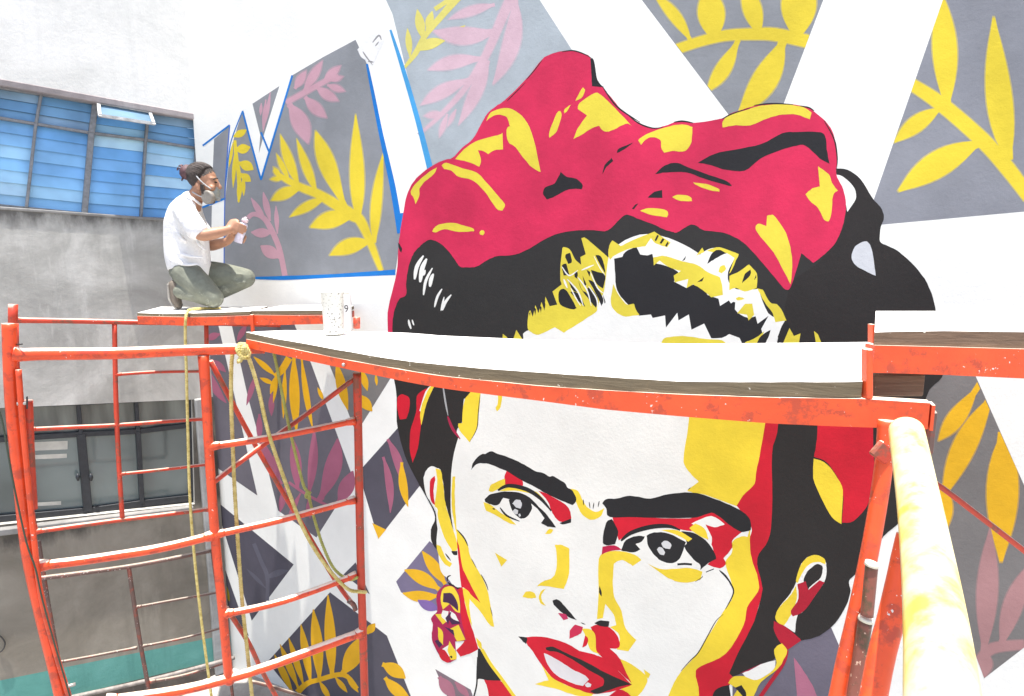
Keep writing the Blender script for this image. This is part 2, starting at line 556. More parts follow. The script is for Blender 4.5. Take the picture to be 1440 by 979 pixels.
for (x0, y0, x1, y1) in ((46, 622, 95, 634), (48, 640, 94, 646), (50, 707, 86, 712)):
    lq([on_l(x0, y0, -0.088), on_l(x1, y0 - 2, -0.088), on_l(x1, y1 - 2, -0.088), on_l(x0, y1, -0.088)], M_REFL, 'pane_reflection', win2, 0.003)
for px in (109.5, 128):
    bm = bmesh.new()
    c = on_l(px, 671, -0.03)
    add_loft(bm, [c - Vector((0, 0, 0.03)), c, c + Vector((0, 0, 0.03))], [0.008, 0.016, 0.008], 10)
    link('latch', bm, M_BLACKFRAME, win2)
bm = bmesh.new()
add_bar(bm, lp(*ls(270, 713.5), 0.012), lp(*ext(ls(270, 713.5), ls(25, 743)), 0.012), 0.05, 0.1, LN)
bevel(bm, 0.006)
link('sill', bm, M_SILL, side_wall)
M_STRIP = concrete('weathered_strip', (0.30, 0.30, 0.29, 1), (0.16, 0.155, 0.15, 1), (0.46, 0.46, 0.45, 1))
# pale pilaster strip in the corner and a pipe along the foot of the wall
bm = bmesh.new()
a, b_ = lp(0.10, on_l(278, 560).z, 0.03), lp(0.10, 0.02, 0.03)
add_bar(bm, a, b_, 0.12, 0.06, LN)
bevel(bm, 0.008)
link('corner_strip', bm, M_STRIP, side_wall)
M_PIPE = simple('old_conduit', (0.25, 0.22, 0.2), 0.6, 0.4, 20)
pipe = link('wall_pipe', tube_bm([on_l(330, 925, 0.12), on_l(212, 956, 0.10), on_l(80, 985, 0.10)], 0.018, 8), M_PIPE, None, smooth=True)
tag(pipe, 'thin grey pipe running along the foot of the concrete wall under the turquoise band', 'pipe'); recenter(pipe)

# ---------------------------------------------------------------- mural wall (bare)
mural = empty('mural_wall', CORNER + MDIR * 3.0, 'long white wall painted with a large portrait of a woman in a red headscarf', 'wall')
mural['kind'] = 'thing'
M_WALLWHITE = paint((0.77, 0.765, 0.725, 1), 0.045)
bm = bmesh.new()
M_LEN = 8.0
add_box(bm, CORNER + MDIR * (M_LEN / 2) - MN * 0.15 + Vector((0, 0, WALL_TOP / 2)), MDIR, MN, Vector((0, 0, 1)), M_LEN / 2, 0.15, WALL_TOP / 2)
bmesh.ops.recalc_face_normals(bm, faces=bm.faces)
link('plaster_face', bm, M_WALLWHITE, mural)
# ---------------------------------------------------------------- painted shapes on the mural wall
ZN = {'A': (540, 60, 3.997), 'B': (880, 120, 3.997), 'C': (540, 300, 3.997), 'D': (840, 300, 3.997), 'E': (540, 530, 3.997),
      'F': (820, 600, 3.997), 'G': (540, 734, 3.997), 'H': (820, 734, 3.997), 'I': (1080, 560, 3.997), 'J': (1080, 734, 3.997),
      'k': (270, 150, 3.916), 'l': (320, 0, 3.997), 'm': (520, 0, 4.49), 'n': (860, 0, 4.49), 'o': (1160, 0, 3.06),
      'q': (240, 420, 6.0), 'r': (240, 560, 4.49), 's': (240, 760, 4.49), 't': (380, 410, 6.0), 'u': (960, 320, 2.967), '.': (0, 0, 1.0)}
def zc(z, p):
    ox, oy, s = ZN[z]
    return Vector((ox + p[0] / s, oy + p[1] / s))
def parse(z, txt):
    """'x,y x,y @H x,y' -> photo pixels; @H switches the zone"""
    out = []
    for tok in txt.split():
        if tok[0] == '@': z = tok[1]; continue
        x, y = tok.split(',')
        out.append(zc(z, (float(x), float(y))))
    return out
def smooth_poly(pts, n=4, corner=62):
    """closed outline: rounded between corners sharper than `corner` degrees"""
    m = len(pts)
    if m < 4: return pts
    jit = random.Random(m * 31 + int(pts[0].x))
    sharp = []
    for i in range(m):
        a, b_ = pts[i] - pts[i - 1], pts[(i + 1) % m] - pts[i]
        if a.length < 1e-6 or b_.length < 1e-6: sharp.append(True); continue
        sharp.append(math.degrees(a.angle(b_)) > corner)
    out = []
    for i in range(m):
        p1, p2 = pts[i], pts[(i + 1) % m]
        p0 = pts[i - 1] if not sharp[i] else p1
        p3 = pts[(i + 2) % m] if not sharp[(i + 1) % m] else p2
        if sharp[i] and sharp[(i + 1) % m]:
            out.append(p1.copy()); continue
        for k in range(n):
            t = k / n
            out.append(0.5 * ((2 * p1) + (p2 - p0) * t + (2 * p0 - 5 * p1 + 4 * p2 - p3) * t * t + (3 * p1 - p0 - 3 * p2 + p3) * t ** 3))
    return [p + Vector((jit.uniform(-0.3, 0.3), jit.uniform(-0.3, 0.3))) for p in out]      # hand painted edge
IDX = [0]
LAYER = 0.0002
def put(name, polys, col, layer, parent=None, label=None, var=0.10):
    """painted patch: closed pixel outlines carried onto the wall plane, one mesh"""
    IDX[0] += 1
    off = 0.0003 + layer * LAYER + (IDX[0] % 7) * 0.0000012
    bm = bmesh.new()
    for pts in polys:
        vs = []
        last = None
        for p in pts:
            q = on_m(p.x, p.y, off)
            if last is not None and (q - last).length < 1e-5: continue
            vs.append(bm.verts.new(q)); last = q
        if len(vs) < 3: continue
        f = bm.faces.new(vs)
        f.normal_update()
        if f.normal.dot(MN) < 0: f.normal_flip()
    bmesh.ops.triangulate(bm, faces=bm.faces[:])
    return link(name, bm, paint(col, var), None if parent is False else (parent if parent is not None else mural), label)
def blob(name, z, txt, col, layer, parent=None, n=4, corner=62, label=None):
    if isinstance(txt, str): txt = [txt]
    for t_ in txt[1:]: blob(name, z, t_, col, layer, parent, n, corner, label)
    txt = txt[:1]
    return put(name, [smooth_poly(parse(z, t_), n, corner) if n > 1 else parse(z, t_) for t_ in txt], col, layer, parent, label, 0.045 if col is WHT else (0.13 if col in (REDUP, RED) else 0.09))
def stroke_poly(pts, wd, taper=True, n=5):
    """brush stroke outline along pts; wd in photo px (number or list)"""
    c = catmull(pts, n) if len(pts) > 2 else [pts[0].lerp(pts[1], k / 6) for k in range(7)]
    m = len(c)
    L, Rr = [], []
    for i, p in enumerate(c):
        t = c[min(i + 1, m - 1)] - c[max(i - 1, 0)]
        nrm = Vector((-t.y, t.x)).normalized()
        f = i / (m - 1)
        if isinstance(wd, (list, tuple)):
            g_ = f * (len(wd) - 1); j = min(int(g_), len(wd) - 2)
            h = (wd[j] + (wd[j + 1] - wd[j]) * (g_ - j)) / 2
        else:
            h = wd / 2 * (max(0.18, math.sin(math.pi * min(1, 0.06 + f * 0.94))) ** 0.6 if taper else 1)
        L.append(p + nrm * h); Rr.append(p - nrm * h)
    return L + Rr[::-1]
def strokes(name, z, items, col, layer, parent=None, taper=True, label=None):
    """items: list of (text, width in zone px)"""
    s = ZN[z][2]
    polys = []
    for it in items[1:]: strokes(name, z, [it], col, layer, parent, taper, label)
    for t_, wd in items[:1]:
        wl = [q / s for q in wd] if isinstance(wd, (list, tuple)) else wd / s
        polys.append(stroke_poly(parse(z, t_), wl, taper))
    return put(name, polys, col, layer, parent, label)
def leaf_poly(base, tip, wd, bend=0.0, bw=0.25, fat=0.5):
    d = tip - base
    nrm = Vector((-d.y, d.x)).normalized()
    mid = (base + tip) / 2 + nrm * (bend * d.length)
    L, Rr = [], []
    N = 12
    for i in range(N + 1):
        t = i / N
        p = base * (1 - t) ** 2 + mid * (2 * t * (1 - t)) + tip * t * t
        tg = (mid - base) * (1 - t) + (tip - mid) * t
        nn = Vector((-tg.y, tg.x)).normalized()
        e = math.log(0.5) / math.log(fat)
        h = math.sin(math.pi * min(1.0, t ** e)) ** 0.85
        h = max(h, bw * (1 - t) ** 0.6, 0.10 if i == N else 0)
        L.append(p + nn * (h * wd / 2)); Rr.append(p - nn * (h * wd / 2))
    return L + Rr[::-1]
def clip_poly(poly, clip):
    """Sutherland-Hodgman against a convex panel outline (photo pixels)"""
    area = sum(a.x * b_.y - b_.x * a.y for a, b_ in zip(clip, clip[1:] + clip[:1]))
    cl = clip if area > 0 else clip[::-1]
    out = poly
    for a, b_ in zip(cl, cl[1:] + cl[:1]):
        e = b_ - a
        side = lambda p: e.x * (p.y - a.y) - e.y * (p.x - a.x)
        src, out = out, []
        for i, p in enumerate(src):
            p0 = src[i - 1]
            s0, s1 = side(p0), side(p)
            if (s0 >= 0) != (s1 >= 0): out.append(p0.lerp(p, s0 / (s0 - s1)))
            if s1 >= 0: out.append(p)
        if len(out) < 3: return []
    return out
def blend(a, b_, t_): return tuple(x + (y - x) * t_ for x, y in zip(a, b_))
def frond(z, stem, sw, leaves, col, layer=2, label=None, clip=None, soft=None):
    """painted frond: a stem with a leaf child per leaflet. leaves: (bx,by,tx,ty,width[,bend,fat])"""
    """soft: ground colour, adds a half covered spray edge under each leaflet"""
    s = ZN[z][2]
    cp = parse('.', clip) if clip else None
    cut = lambda p: clip_poly(p, cp) if cp else p
    st = None
    if stem:
        w0 = [q_ / s for q_ in sw] if isinstance(sw, (list, tuple)) else [sw / s] * 2
        st = put('painted_frond', [cut(stroke_poly(parse(z, stem), w0, False))], col, layer, None, label)
        if soft: put('overspray_edge', [cut(stroke_poly(parse(z, stem), [q_ + 3.5 for q_ in w0], False))], blend(soft, col, 0.45), layer - 0.4, st)
    for lf in leaves:
        bx, by, tx, ty, wd = lf[:5]
        bend = lf[5] if len(lf) > 5 else 0.0
        fat = lf[6] if len(lf) > 6 else 0.5
        B_, T_ = zc(z, (bx, by)), zc(z, (tx, ty))
        p = cut(leaf_poly(B_, T_, wd / s, bend, 0.35, fat))
        if len(p) < 3: continue
        o = put('leaflet' if st else 'painted_leaf', [p], col, layer + 0.15, st)
        if soft:
            p = cut(leaf_poly(B_, T_ + (T_ - B_).normalized() * 2.5, wd / s + 4, bend, 0.35, fat))
            if len(p) > 2: put('overspray_edge', [p], blend(soft, col, 0.45), layer - 0.4, st if st else o)
    return st

# paints: upper mural tones are paler, lens glare mixed into their colour -------------------------------------------------
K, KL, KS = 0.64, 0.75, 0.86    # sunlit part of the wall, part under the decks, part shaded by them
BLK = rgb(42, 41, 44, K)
BLK_GLARE = rgb(54, 52, 51, K)  # hair black lifted by glare haze in the colour
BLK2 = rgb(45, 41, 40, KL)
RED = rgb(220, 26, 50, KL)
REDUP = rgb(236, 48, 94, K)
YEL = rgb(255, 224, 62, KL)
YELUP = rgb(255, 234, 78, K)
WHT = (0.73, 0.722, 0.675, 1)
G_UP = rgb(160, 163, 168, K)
G_P2 = rgb(196, 205, 211, K)  # panel grey paled by glare in the colour
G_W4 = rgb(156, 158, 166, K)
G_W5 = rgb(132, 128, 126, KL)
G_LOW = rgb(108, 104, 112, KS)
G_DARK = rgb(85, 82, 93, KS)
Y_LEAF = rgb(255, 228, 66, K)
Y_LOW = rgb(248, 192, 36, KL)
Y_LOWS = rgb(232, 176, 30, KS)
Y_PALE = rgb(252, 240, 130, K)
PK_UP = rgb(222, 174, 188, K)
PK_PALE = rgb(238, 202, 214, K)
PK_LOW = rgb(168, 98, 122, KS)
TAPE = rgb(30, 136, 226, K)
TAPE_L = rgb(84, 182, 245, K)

# grey panels --------------------------------------------
def panel(txt, col, label=None):
    return put('grey_panel', [parse('.', txt)], col, 0.0, None, label)
panel('301,196 323,177 317,279 297,289', G_UP)
panel('284,292 298,289 297,332 286,332', G_UP)
panel('341,156 367,252 411,106 455,80 500,56 517,92 540,200 564,325 556,384 470,388 358,391 314,396 315,330 317,279 323,214', G_UP, 'large grey panel beside the painter')
panel('355,146 393,121 371,190 364,216 366,190', G_UP)
panel('552,20 540,-6 470,-240 600,-240 755,-6 830,110 700,200 600,262 607,245', G_P2, 'pale blue grey panel above the headscarf')
panel('721,-240 898,-6 1025,162 1060,190 1102,146 1160,-6 1249,-240', G_UP)
panel('1328,-6 1409,-240 1640,-240 1640,279 1480,294 1240,316 1228,283', G_W4)
panel('1270,520 1368,520 1440,682 1480,770 1480,880 1384,954 1290,700', G_W5)
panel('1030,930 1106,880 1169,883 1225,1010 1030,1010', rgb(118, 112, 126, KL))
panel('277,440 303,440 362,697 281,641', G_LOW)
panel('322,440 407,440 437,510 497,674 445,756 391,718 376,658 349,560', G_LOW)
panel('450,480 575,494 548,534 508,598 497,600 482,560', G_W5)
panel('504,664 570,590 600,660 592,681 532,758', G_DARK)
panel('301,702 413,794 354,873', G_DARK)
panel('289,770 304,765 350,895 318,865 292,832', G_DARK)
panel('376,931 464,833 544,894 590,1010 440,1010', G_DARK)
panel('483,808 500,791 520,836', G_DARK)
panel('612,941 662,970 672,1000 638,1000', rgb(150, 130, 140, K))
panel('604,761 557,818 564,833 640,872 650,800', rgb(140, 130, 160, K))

# fronds -------------------------------------------------
frond('k', '1042,905 940,650 870,590 700,485 600,445 480,378 452,345', (22, 50, 62, 48, 40, 26, 14),
      [(860, 590, 682, 138, 92, -0.03, 0.62), (915, 620, 901, 48, 78, 0.0, 0.40), (1003, 750, 1053, 260, 58, -0.04, 0.42), (685, 470, 578, 182, 48, -0.02, 0.45),
       (590, 440, 488, 158, 52, -0.03, 0.5), (535, 405, 466, 262, 30), (490, 385, 450, 335, 22), (510, 392, 432, 400, 26), (610, 445, 438, 516, 62, 0.08, 0.55),
       (740, 500, 542, 606, 50, 0.05, 0.5), (900, 600, 653, 664, 92, 0.10, 0.52), (985, 745, 762, 818, 82, 0.12, 0.5)], Y_LEAF, label='large yellow frond', soft=G_UP)
frond('k', '236,185 245,290 258,380 257,525', (16, 22, 24, 12),
      [(228, 165, 300, 128, 40, 0.05), (240, 235, 320, 222, 54, 0.1), (258, 310, 338, 348, 56, -0.1), (268, 370, 324, 412, 44), (236, 250, 226, 448, 22), (265, 385, 257, 530, 28),
       (282, 380, 285, 492, 22), (226, 200, 203, 335, 18)], Y_LEAF)
frond('k', '512,932 480,780 430,665 390,610 340,592 308,612', (30, 30, 32, 28, 26, 24),
      [(430, 630, 392, 470, 36), (405, 632, 325, 502, 34), (470, 700, 462, 545, 26), (440, 690, 325, 692, 52, -0.08), (485, 830, 378, 766, 68, -0.05)], PK_UP, label='half finished pink frond')
frond('l', '328,578 430,522 540,462 622,424', (26, 30, 26, 14),
      [(345, 585, 452, 806, 94, -0.1, 0.5), (435, 545, 556, 660, 62, 0.05), (500, 490, 622, 566, 54, 0.06), (560, 478, 658, 512, 36), (540, 455, 634, 372, 44), (575, 455, 648, 432, 28),
       (430, 512, 532, 345, 50), (378, 500, 440, 400, 46)], PK_UP, soft=G_UP)
frond('m', '212,436 290,335 350,225 480,70 560,-20', (14, 36, 34, 44, 50),
      [(290, 320, 474, 258, 70, -0.12), (255, 360, 238, 180, 42), (335, 245, 300, 60, 60), (360, 190, 395, 70, 50), (530, 205, 604, 160, 20)], Y_PALE)
frond('m', '308,852 450,725 600,560 735,345 845,90 900,-20', (10, 26, 34, 48, 60, 70),
      [(720, 372, 372, 442, 84, 0.10, 0.55), (640, 500, 326, 662, 84, 0.08, 0.55), (745, 380, 562, 786, 84, -0.06, 0.45), (915, -20, 778, 530, 110, -0.18, 0.5), (810, 190, 405, 196, 112, -0.17, 0.55),
       (470, 720, 345, 732, 46), (490, 720, 440, 866, 34), (790, 30, 500, 122, 60, 0.05), (545, 690, 490, 800, 26)], PK_PALE, soft=G_P2)
frond('m', '410,60 560,-40', 30, [], Y_PALE)
frond('n', '400,315 560,262 720,225 880,216 1030,218 1240,262', (60, 62, 66, 72, 80, 80),
      [(500, 260, 262, -40, 74, 0.10), (650, 260, 610, -90, 170, 0.0, 0.5), (935, 225, 835, -110, 118, 0.02), (1170, 250, 1195, -190, 220), (800, 250, 600, 580, 96, -0.08, 0.55),
       (1085, 250, 800, 720, 160, -0.12, 0.5)], Y_LEAF, clip='721,-240 898,-6 1025,160 1070,172 1102,146 1160,-6 1249,-240', soft=G_UP)
frond('o', '360,355 500,448 680,605 790,730 880,850', (48, 62, 66, 64, 56),
      [(525, 470, 497, -40, 106, 0.02, 0.5), (790, 690, 727, 76, 112, -0.04, 0.42), (500, 465, 300, 612, 70, 0.06, 0.5), (672, 610, 318, 822, 112, 0.06, 0.5)], Y_LEAF, label='yellow frond at the right end', clip='1328,-6 1409,-240 1640,-240 1640,279 1480,294 1240,316 1228,283', soft=G_W4)
frond('I', None, 0, [(1190, -80, 960, 236, 96, -0.03, 0.6), (1260, -10, 985, 560, 130, 0.06, 0.5), (985, 480, 1000, 740, 90, 0.0), (1325, 190, 1310, 918, 178, 0.0, 0.45)], Y_LOW, clip='1270,520 1368,520 1440,682 1480,770 1480,880 1384,954 1290,700', soft=G_W5)
frond('J', '1180,800 1260,712 1439,690', (60, 60, 50), [(1215, 740, 1250, 40, 118, 0.0, 0.5), (1310, 700, 1470, 240, 110, -0.05), (1215, 720, 1218, 872, 90)], rgb(186, 140, 140, KL), 1.5, clip='1270,520 1368,520 1440,682 1480,770 1480,880 1384,954 1290,700', soft=G_W5)
blob('painted_leaf', 'J', '145,762 205,845 250,920 280,990 165,990', rgb(190, 118, 142, KL), 2)
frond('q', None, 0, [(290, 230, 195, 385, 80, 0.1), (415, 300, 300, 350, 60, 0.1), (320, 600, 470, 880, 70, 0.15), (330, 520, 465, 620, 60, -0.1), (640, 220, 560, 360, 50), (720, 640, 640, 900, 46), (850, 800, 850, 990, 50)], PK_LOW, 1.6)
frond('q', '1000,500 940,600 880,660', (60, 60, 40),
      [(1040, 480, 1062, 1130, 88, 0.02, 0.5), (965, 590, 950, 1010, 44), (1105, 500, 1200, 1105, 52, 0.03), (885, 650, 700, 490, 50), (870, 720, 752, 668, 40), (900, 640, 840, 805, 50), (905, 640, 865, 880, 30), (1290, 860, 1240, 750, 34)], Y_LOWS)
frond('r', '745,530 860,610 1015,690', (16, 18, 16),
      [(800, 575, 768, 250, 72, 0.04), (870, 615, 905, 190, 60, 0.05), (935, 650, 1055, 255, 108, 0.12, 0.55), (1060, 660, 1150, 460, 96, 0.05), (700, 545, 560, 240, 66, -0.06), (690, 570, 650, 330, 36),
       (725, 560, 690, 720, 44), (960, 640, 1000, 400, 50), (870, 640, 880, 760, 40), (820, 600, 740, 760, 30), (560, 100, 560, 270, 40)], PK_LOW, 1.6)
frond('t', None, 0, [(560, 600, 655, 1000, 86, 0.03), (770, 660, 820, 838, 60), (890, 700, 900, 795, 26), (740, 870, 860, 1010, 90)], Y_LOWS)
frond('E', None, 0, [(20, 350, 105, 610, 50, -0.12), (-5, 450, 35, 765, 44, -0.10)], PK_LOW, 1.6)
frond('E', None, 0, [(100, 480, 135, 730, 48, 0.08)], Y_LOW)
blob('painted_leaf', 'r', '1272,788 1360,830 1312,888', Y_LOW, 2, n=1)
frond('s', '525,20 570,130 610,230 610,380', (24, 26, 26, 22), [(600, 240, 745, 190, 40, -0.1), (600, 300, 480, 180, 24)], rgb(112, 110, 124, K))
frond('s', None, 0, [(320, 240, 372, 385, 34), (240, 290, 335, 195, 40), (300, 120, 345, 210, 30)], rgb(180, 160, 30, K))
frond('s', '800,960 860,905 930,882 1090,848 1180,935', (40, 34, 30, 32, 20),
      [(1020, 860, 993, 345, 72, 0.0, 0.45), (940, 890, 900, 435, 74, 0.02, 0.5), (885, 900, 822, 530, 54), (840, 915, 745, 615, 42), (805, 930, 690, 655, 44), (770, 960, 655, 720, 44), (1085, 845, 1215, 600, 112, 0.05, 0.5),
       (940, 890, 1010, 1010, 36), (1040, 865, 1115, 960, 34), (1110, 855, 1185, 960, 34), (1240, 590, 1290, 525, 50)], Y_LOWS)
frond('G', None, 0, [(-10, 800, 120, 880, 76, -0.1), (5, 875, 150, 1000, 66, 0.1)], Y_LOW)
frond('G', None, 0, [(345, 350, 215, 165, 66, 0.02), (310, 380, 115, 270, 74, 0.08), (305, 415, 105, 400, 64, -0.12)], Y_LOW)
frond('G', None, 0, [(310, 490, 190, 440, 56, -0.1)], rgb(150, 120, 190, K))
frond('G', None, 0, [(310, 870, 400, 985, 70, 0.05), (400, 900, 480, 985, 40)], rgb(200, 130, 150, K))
frond('l', None, 0, [(215, 560, 200, 740, 24), (240, 520, 215, 690, 20), (190, 580, 185, 650, 18)], PK_UP)

# masking tape -------------------------------------------
def tape(txt, wd, label, col=TAPE):
    o = put('masking_tape', [stroke_poly(parse('.', txt), wd, False)], col, 2.6, BARE)
    tag(o, label, 'masking tape', 'blue masking tape strips on the mural'); recenter(o)
BARE = False
tape('285,205 323,176', 2.6, 'short blue tape slanting up from the louvred window corner above the painter')
tape('284,292 317,279', 2.8, 'short blue tape on the wall just under the respirator of the painter')
tape('323,176 318,240 316,285 315,372', 1.6, 'thin upright blue tape left of the small yellow frond', rgb(90, 130, 220, K))
tape('341,156 354,205 367,253', 2.6, 'blue tape down the left side of the white V beside the small yellow frond')
tape('367,253 390,176 411,106', 2.8, 'blue tape up the right side of the white V to the pink frond')
tape('367,186 378,213', 2.6, 'tiny blue tape piece crossing inside the white V')
tape('341,156 326,195 322,216 317,262', 1.6, 'thin blue tape on the left edge of the small yellow frond panel')
tape('516,90 524,130 536,190 552,262 563,328', (3, 5, 6, 8, 9), 'long blue tape right of the large yellow frond, below the peeling patch')
tape('549,42 566,95 585,160 598,210 607,246', (3, 6, 7, 8, 9), 'long pale blue tape running down onto the top of the red headscarf', TAPE_L)
tape('356,391 400,391 470,388 556,383', (3, 6, 5, 8), 'level blue tape under the large yellow frond')
tape('563,300 566,325', 8, 'blue tape stub at the left edge of the red headscarf')
put('peeling_patch', [smooth_poly(parse('l', '730,280 760,240 810,195 870,180 880,230 850,290 830,340 815,372 790,350 750,320'))], rgb(246, 245, 244, 0.8), 2.7)
strokes('peeling_crack', 'l', [('760,290 780,320 815,365', 8), ('815,240 850,200 865,225', 10), ('830,260 850,235', 8), ('790,345 820,350', 10)], rgb(170, 168, 168, K), 2.8)

# hair ---------------------------------------------------
hair = blob('hair', '.', '552,475 553,440 572,375 590,340 625,330 720,330 860,300 1000,290 1120,300 1176,300 1176,237 1192,239 1210,252 1227,279 1238,291 1243,306 1238,322 1238,340 1249,346 1265,355 1286,374 1304,399 1315,432 1326,500 1325,530 1302,560 1300,650 1290,690 1267,732 1242,755 1207,803 1194,817 1196,831 1190,851 1175,876 1152,894 1127,901 1105,905 1090,926 1072,934 1032,951 1025,946 1037,919 1060,874 1070,834 1064,787 1080,760 1085,720 1085,637 1092,600 1096,500 1050,470 700,500 660,556 652,562 650,592 642,606 646,617 646,630 642,632 637,655 635,690 635,715 636,737 644,766 648,782 640,772 632,735 626,707 622,685 617,662 606,656 597,665 596,680 602,700 612,720 615,742 619,765 617,772 615,774 607,762 606,745 612,727 600,700 587,677 570,642 559,600 558,575 557,550 552,520', BLK_GLARE, 4, corner=70, label='black painted hair with a glare tone mixed in')
for t_ in ('1096,500 1326,500 1325,530 1302,560 1300,650 1290,690 1267,732 1242,755 1207,803 1194,817 1196,831 1190,851 1175,876 1152,894 1127,901 1105,905 1090,926 1072,934 1032,951 1025,946 1037,919 1060,874 1070,834 1064,787 1080,760 1085,720 1085,637 1092,600',
           '700,505 660,556 652,562 650,592 642,606 646,617 646,630 642,632 637,655 635,690 635,715 636,737 644,766 648,782 640,772 632,735 626,707 622,685 617,662 606,656 597,665 596,680 602,700 612,720 615,742 619,765 617,772 615,774 607,762 606,745 612,727 600,700 587,677 570,642 559,600 558,575 557,550 552,520 600,505',
           '1096,505 1110,405 1150,370 1182,330 1190,290 1176,237 1192,239 1210,252 1227,279 1238,291 1243,306 1238,322 1238,340 1249,346 1265,355 1286,374 1304,399 1315,432 1326,505'):
    blob('hair_no_glare', '.', t_, BLK2, 4.2, hair, corner=70, label='part of the black painted hair without the glare tone')
# lighter outline below the left temple is left as wall
def hb(name, z, t_, col, layer=5.2, **k): return blob(name, z, t_, col, layer, hair, **k)
hb('ribbon', 'I', '280,60 590,60 592,300 600,400 570,580 480,690 415,700 420,520 340,370 258,330 275,230', RED)
hb('ribbon_highlight', 'I', '258,338 330,370 390,450 420,520 412,708 360,670 300,560 255,450', YEL, 5.4)
hb('white_fold', 'B', '1182,500 1230,520 1285,580 1292,640 1245,712 1235,660 1215,590', WHT)
hb('white_drop', 'u', '705,125 720,80 760,58 782,72 794,120 806,202 770,185 725,160', rgb(226, 228, 232, K))
hb('ribbon', 'E', '75,120 100,97 140,118 142,180 125,235 90,240 75,180', RED)
hb('ribbon', 'E', '185,110 225,72 262,60 215,150 208,270 190,400 160,482 145,400 150,300 180,200', RED)
hb('white_edge', 'E', '232,85 262,50 240,120 208,200 198,190', WHT, 5.4)
hb('ribbon_highlight', 'E', '255,62 284,50 240,150 210,272 203,215 215,150', YEL, 5.6)
strokes('hair_shine', 'E', [('330,40 345,140 360,218', 10)], rgb(190, 190, 190, K), 5.2, hair)
strokes('hair_shine', 'E', [('358,222 385,290 428,350', 16)], rgb(190, 40, 80, K), 5.2, hair)
strokes('hair_shine', 'C', [('172,372 185,300 222,238', 22), ('203,388 215,310 240,255', 26), ('222,460 235,380 272,308', 16), ('258,414 265,370 278,340', 22), ('284,528 300,470 326,425', 14), ('320,548 330,505 338,470', 11),
        ('328,546 345,500 378,458', 16), ('152,650 142,620 138,598', 13), ('168,630 162,612 158,598', 9), ('222,350 232,318', 14), ('345,508 355,480', 12)], WHT, 5.2, hair)
# headscarf ----------------------------------------------
scarf = blob('headscarf', '.', '546,480 545,440 552,408 558,382 560,350 563,325 567,300 572,275 582,255 599,239 622,226 636,222 650,208 665,195 676,176 685,160 698,149 710,141 740,111 762,84 775,76 790,72 805,71 820,75 830,80 834,95 837,110 847,122 860,138 872,152 885,164 900,173 920,180 935,177 952,171 962,171 975,173 1015,167 1025,161 1035,157 1070,147 1105,146 1135,151 1157,167 1168,180 1174,195 1177,211 1177,227 1176,245 1184,262 1189,280 1189,300 1182,327 1172,345 1160,357 1144,370 1134,362 1127,356 1120,380 1111,405 1102,405 1085,385 1062,358 1045,341 1030,332 1015,327 990,324 980,318 972,316 962,321 952,327 945,326 937,324 928,320 920,316 900,309 882,302 872,308 855,324 835,324 815,324 798,326 780,330 760,340 740,352 720,359 700,360 685,366 670,375 658,376 647,375 640,366 632,355 620,343 606,337 597,341 590,347 582,356 577,367 573,383 571,400 571,415 562,420 555,435 552,455 552,480', REDUP, 6, corner=75, label='red painted headscarf')
def sb(name, z, t_, col=YELUP, layer=7, **k): return blob(name, z, t_, col, layer, scarf, **k)
HL, FD = 'scarf_highlight', 'scarf_fold'
sb(HL, 'A', '575,442 600,395 660,370 720,375 790,430 840,540 880,728 820,690 740,590 700,560 688,490 708,470 690,420 640,405 600,420')
sb(HL, 'A', '400,655 450,600 530,550 640,520 665,508 668,600 620,605 585,627 560,610 528,605 545,660 535,697 470,670')
sb(HL, 'A', '325,690 350,675 420,700 520,730 570,780 640,860 680,910 665,945 630,930 560,830 490,770 420,755 380,720 340,710')
sb(HL, 'A', '150,840 180,790 250,730 298,702 280,740 230,780 200,820 198,860 178,908 165,870')
sb(HL, 'A', '930,535 930,500 970,400 990,383 998,410 975,490 950,520')
sb(HL, 'A', '1013,398 1015,375 1050,348 1030,385'); sb(HL, 'A', '1075,328 1105,270 1118,252 1130,270 1110,310')
sb(HL, 'A', '1065,542 1090,480 1140,410 1090,375 1100,340 1180,285 1220,295 1300,370 1392,468 1360,455 1290,490 1240,500 1210,468 1170,480 1110,520')
sb(FD, 'A', '895,850 905,815 960,790 992,728 1030,755 1080,765 1115,800 1110,825 1040,825 960,865 915,882', BLK)
sb(FD, 'A', '1160,88 1180,100 1200,210 1237,252 1170,245 1165,180', BLK); sb(FD, 'A', '1310,620 1320,595 1402,562 1350,600', BLK); sb(FD, 'A', '1228,740 1240,690 1280,648 1288,665 1250,700', BLK)
sb(HL, 'B', '70,310 100,285 180,250 270,225 330,222 375,235 372,285 365,330 330,370 260,370 215,380 200,350 195,310 160,292 120,300 85,335')
sb(HL, 'B', '545,205 580,170 660,145 760,115 900,108 1000,125 1045,155 1035,192 960,165 880,165 800,185 700,225 620,225 545,237')
sb(FD, 'B', '407,435 500,385 620,360 760,330 880,270 960,262 1080,262 1120,285 1130,360 1145,442 1090,410 1010,340 960,340 870,365 760,410 670,480 560,475 480,450', BLK)
sb(FD, 'B', '165,500 220,450 290,437 360,465 470,505 570,540 597,568 560,560 440,525 340,490 230,490', BLK)
sb(FD, 'B', '123,632 160,600 205,590 205,633', BLK); sb(FD, 'B', '35,695 55,670 72,664 45,697', BLK)
sb(HL, 'B', '378,546 450,555 520,580 526,598 470,590 400,562'); sb(HL, 'B', '260,628 300,615 360,625 372,650 310,650'); sb(HL, 'B', '80,705 130,690 220,700 238,720 232,742 150,730')
sb(HL, 'B', '1080,455 1140,500 1160,550 1192,592 1165,620 1155,720 1140,765 1115,755 1080,690 1035,650 1010,612 1050,580 1090,570')
sb(HL, 'D', '955,15 975,10 1000,20 1060,110 1090,220 1095,320 1087,400 1040,310 990,220 900,110 890,70 910,58 950,72')
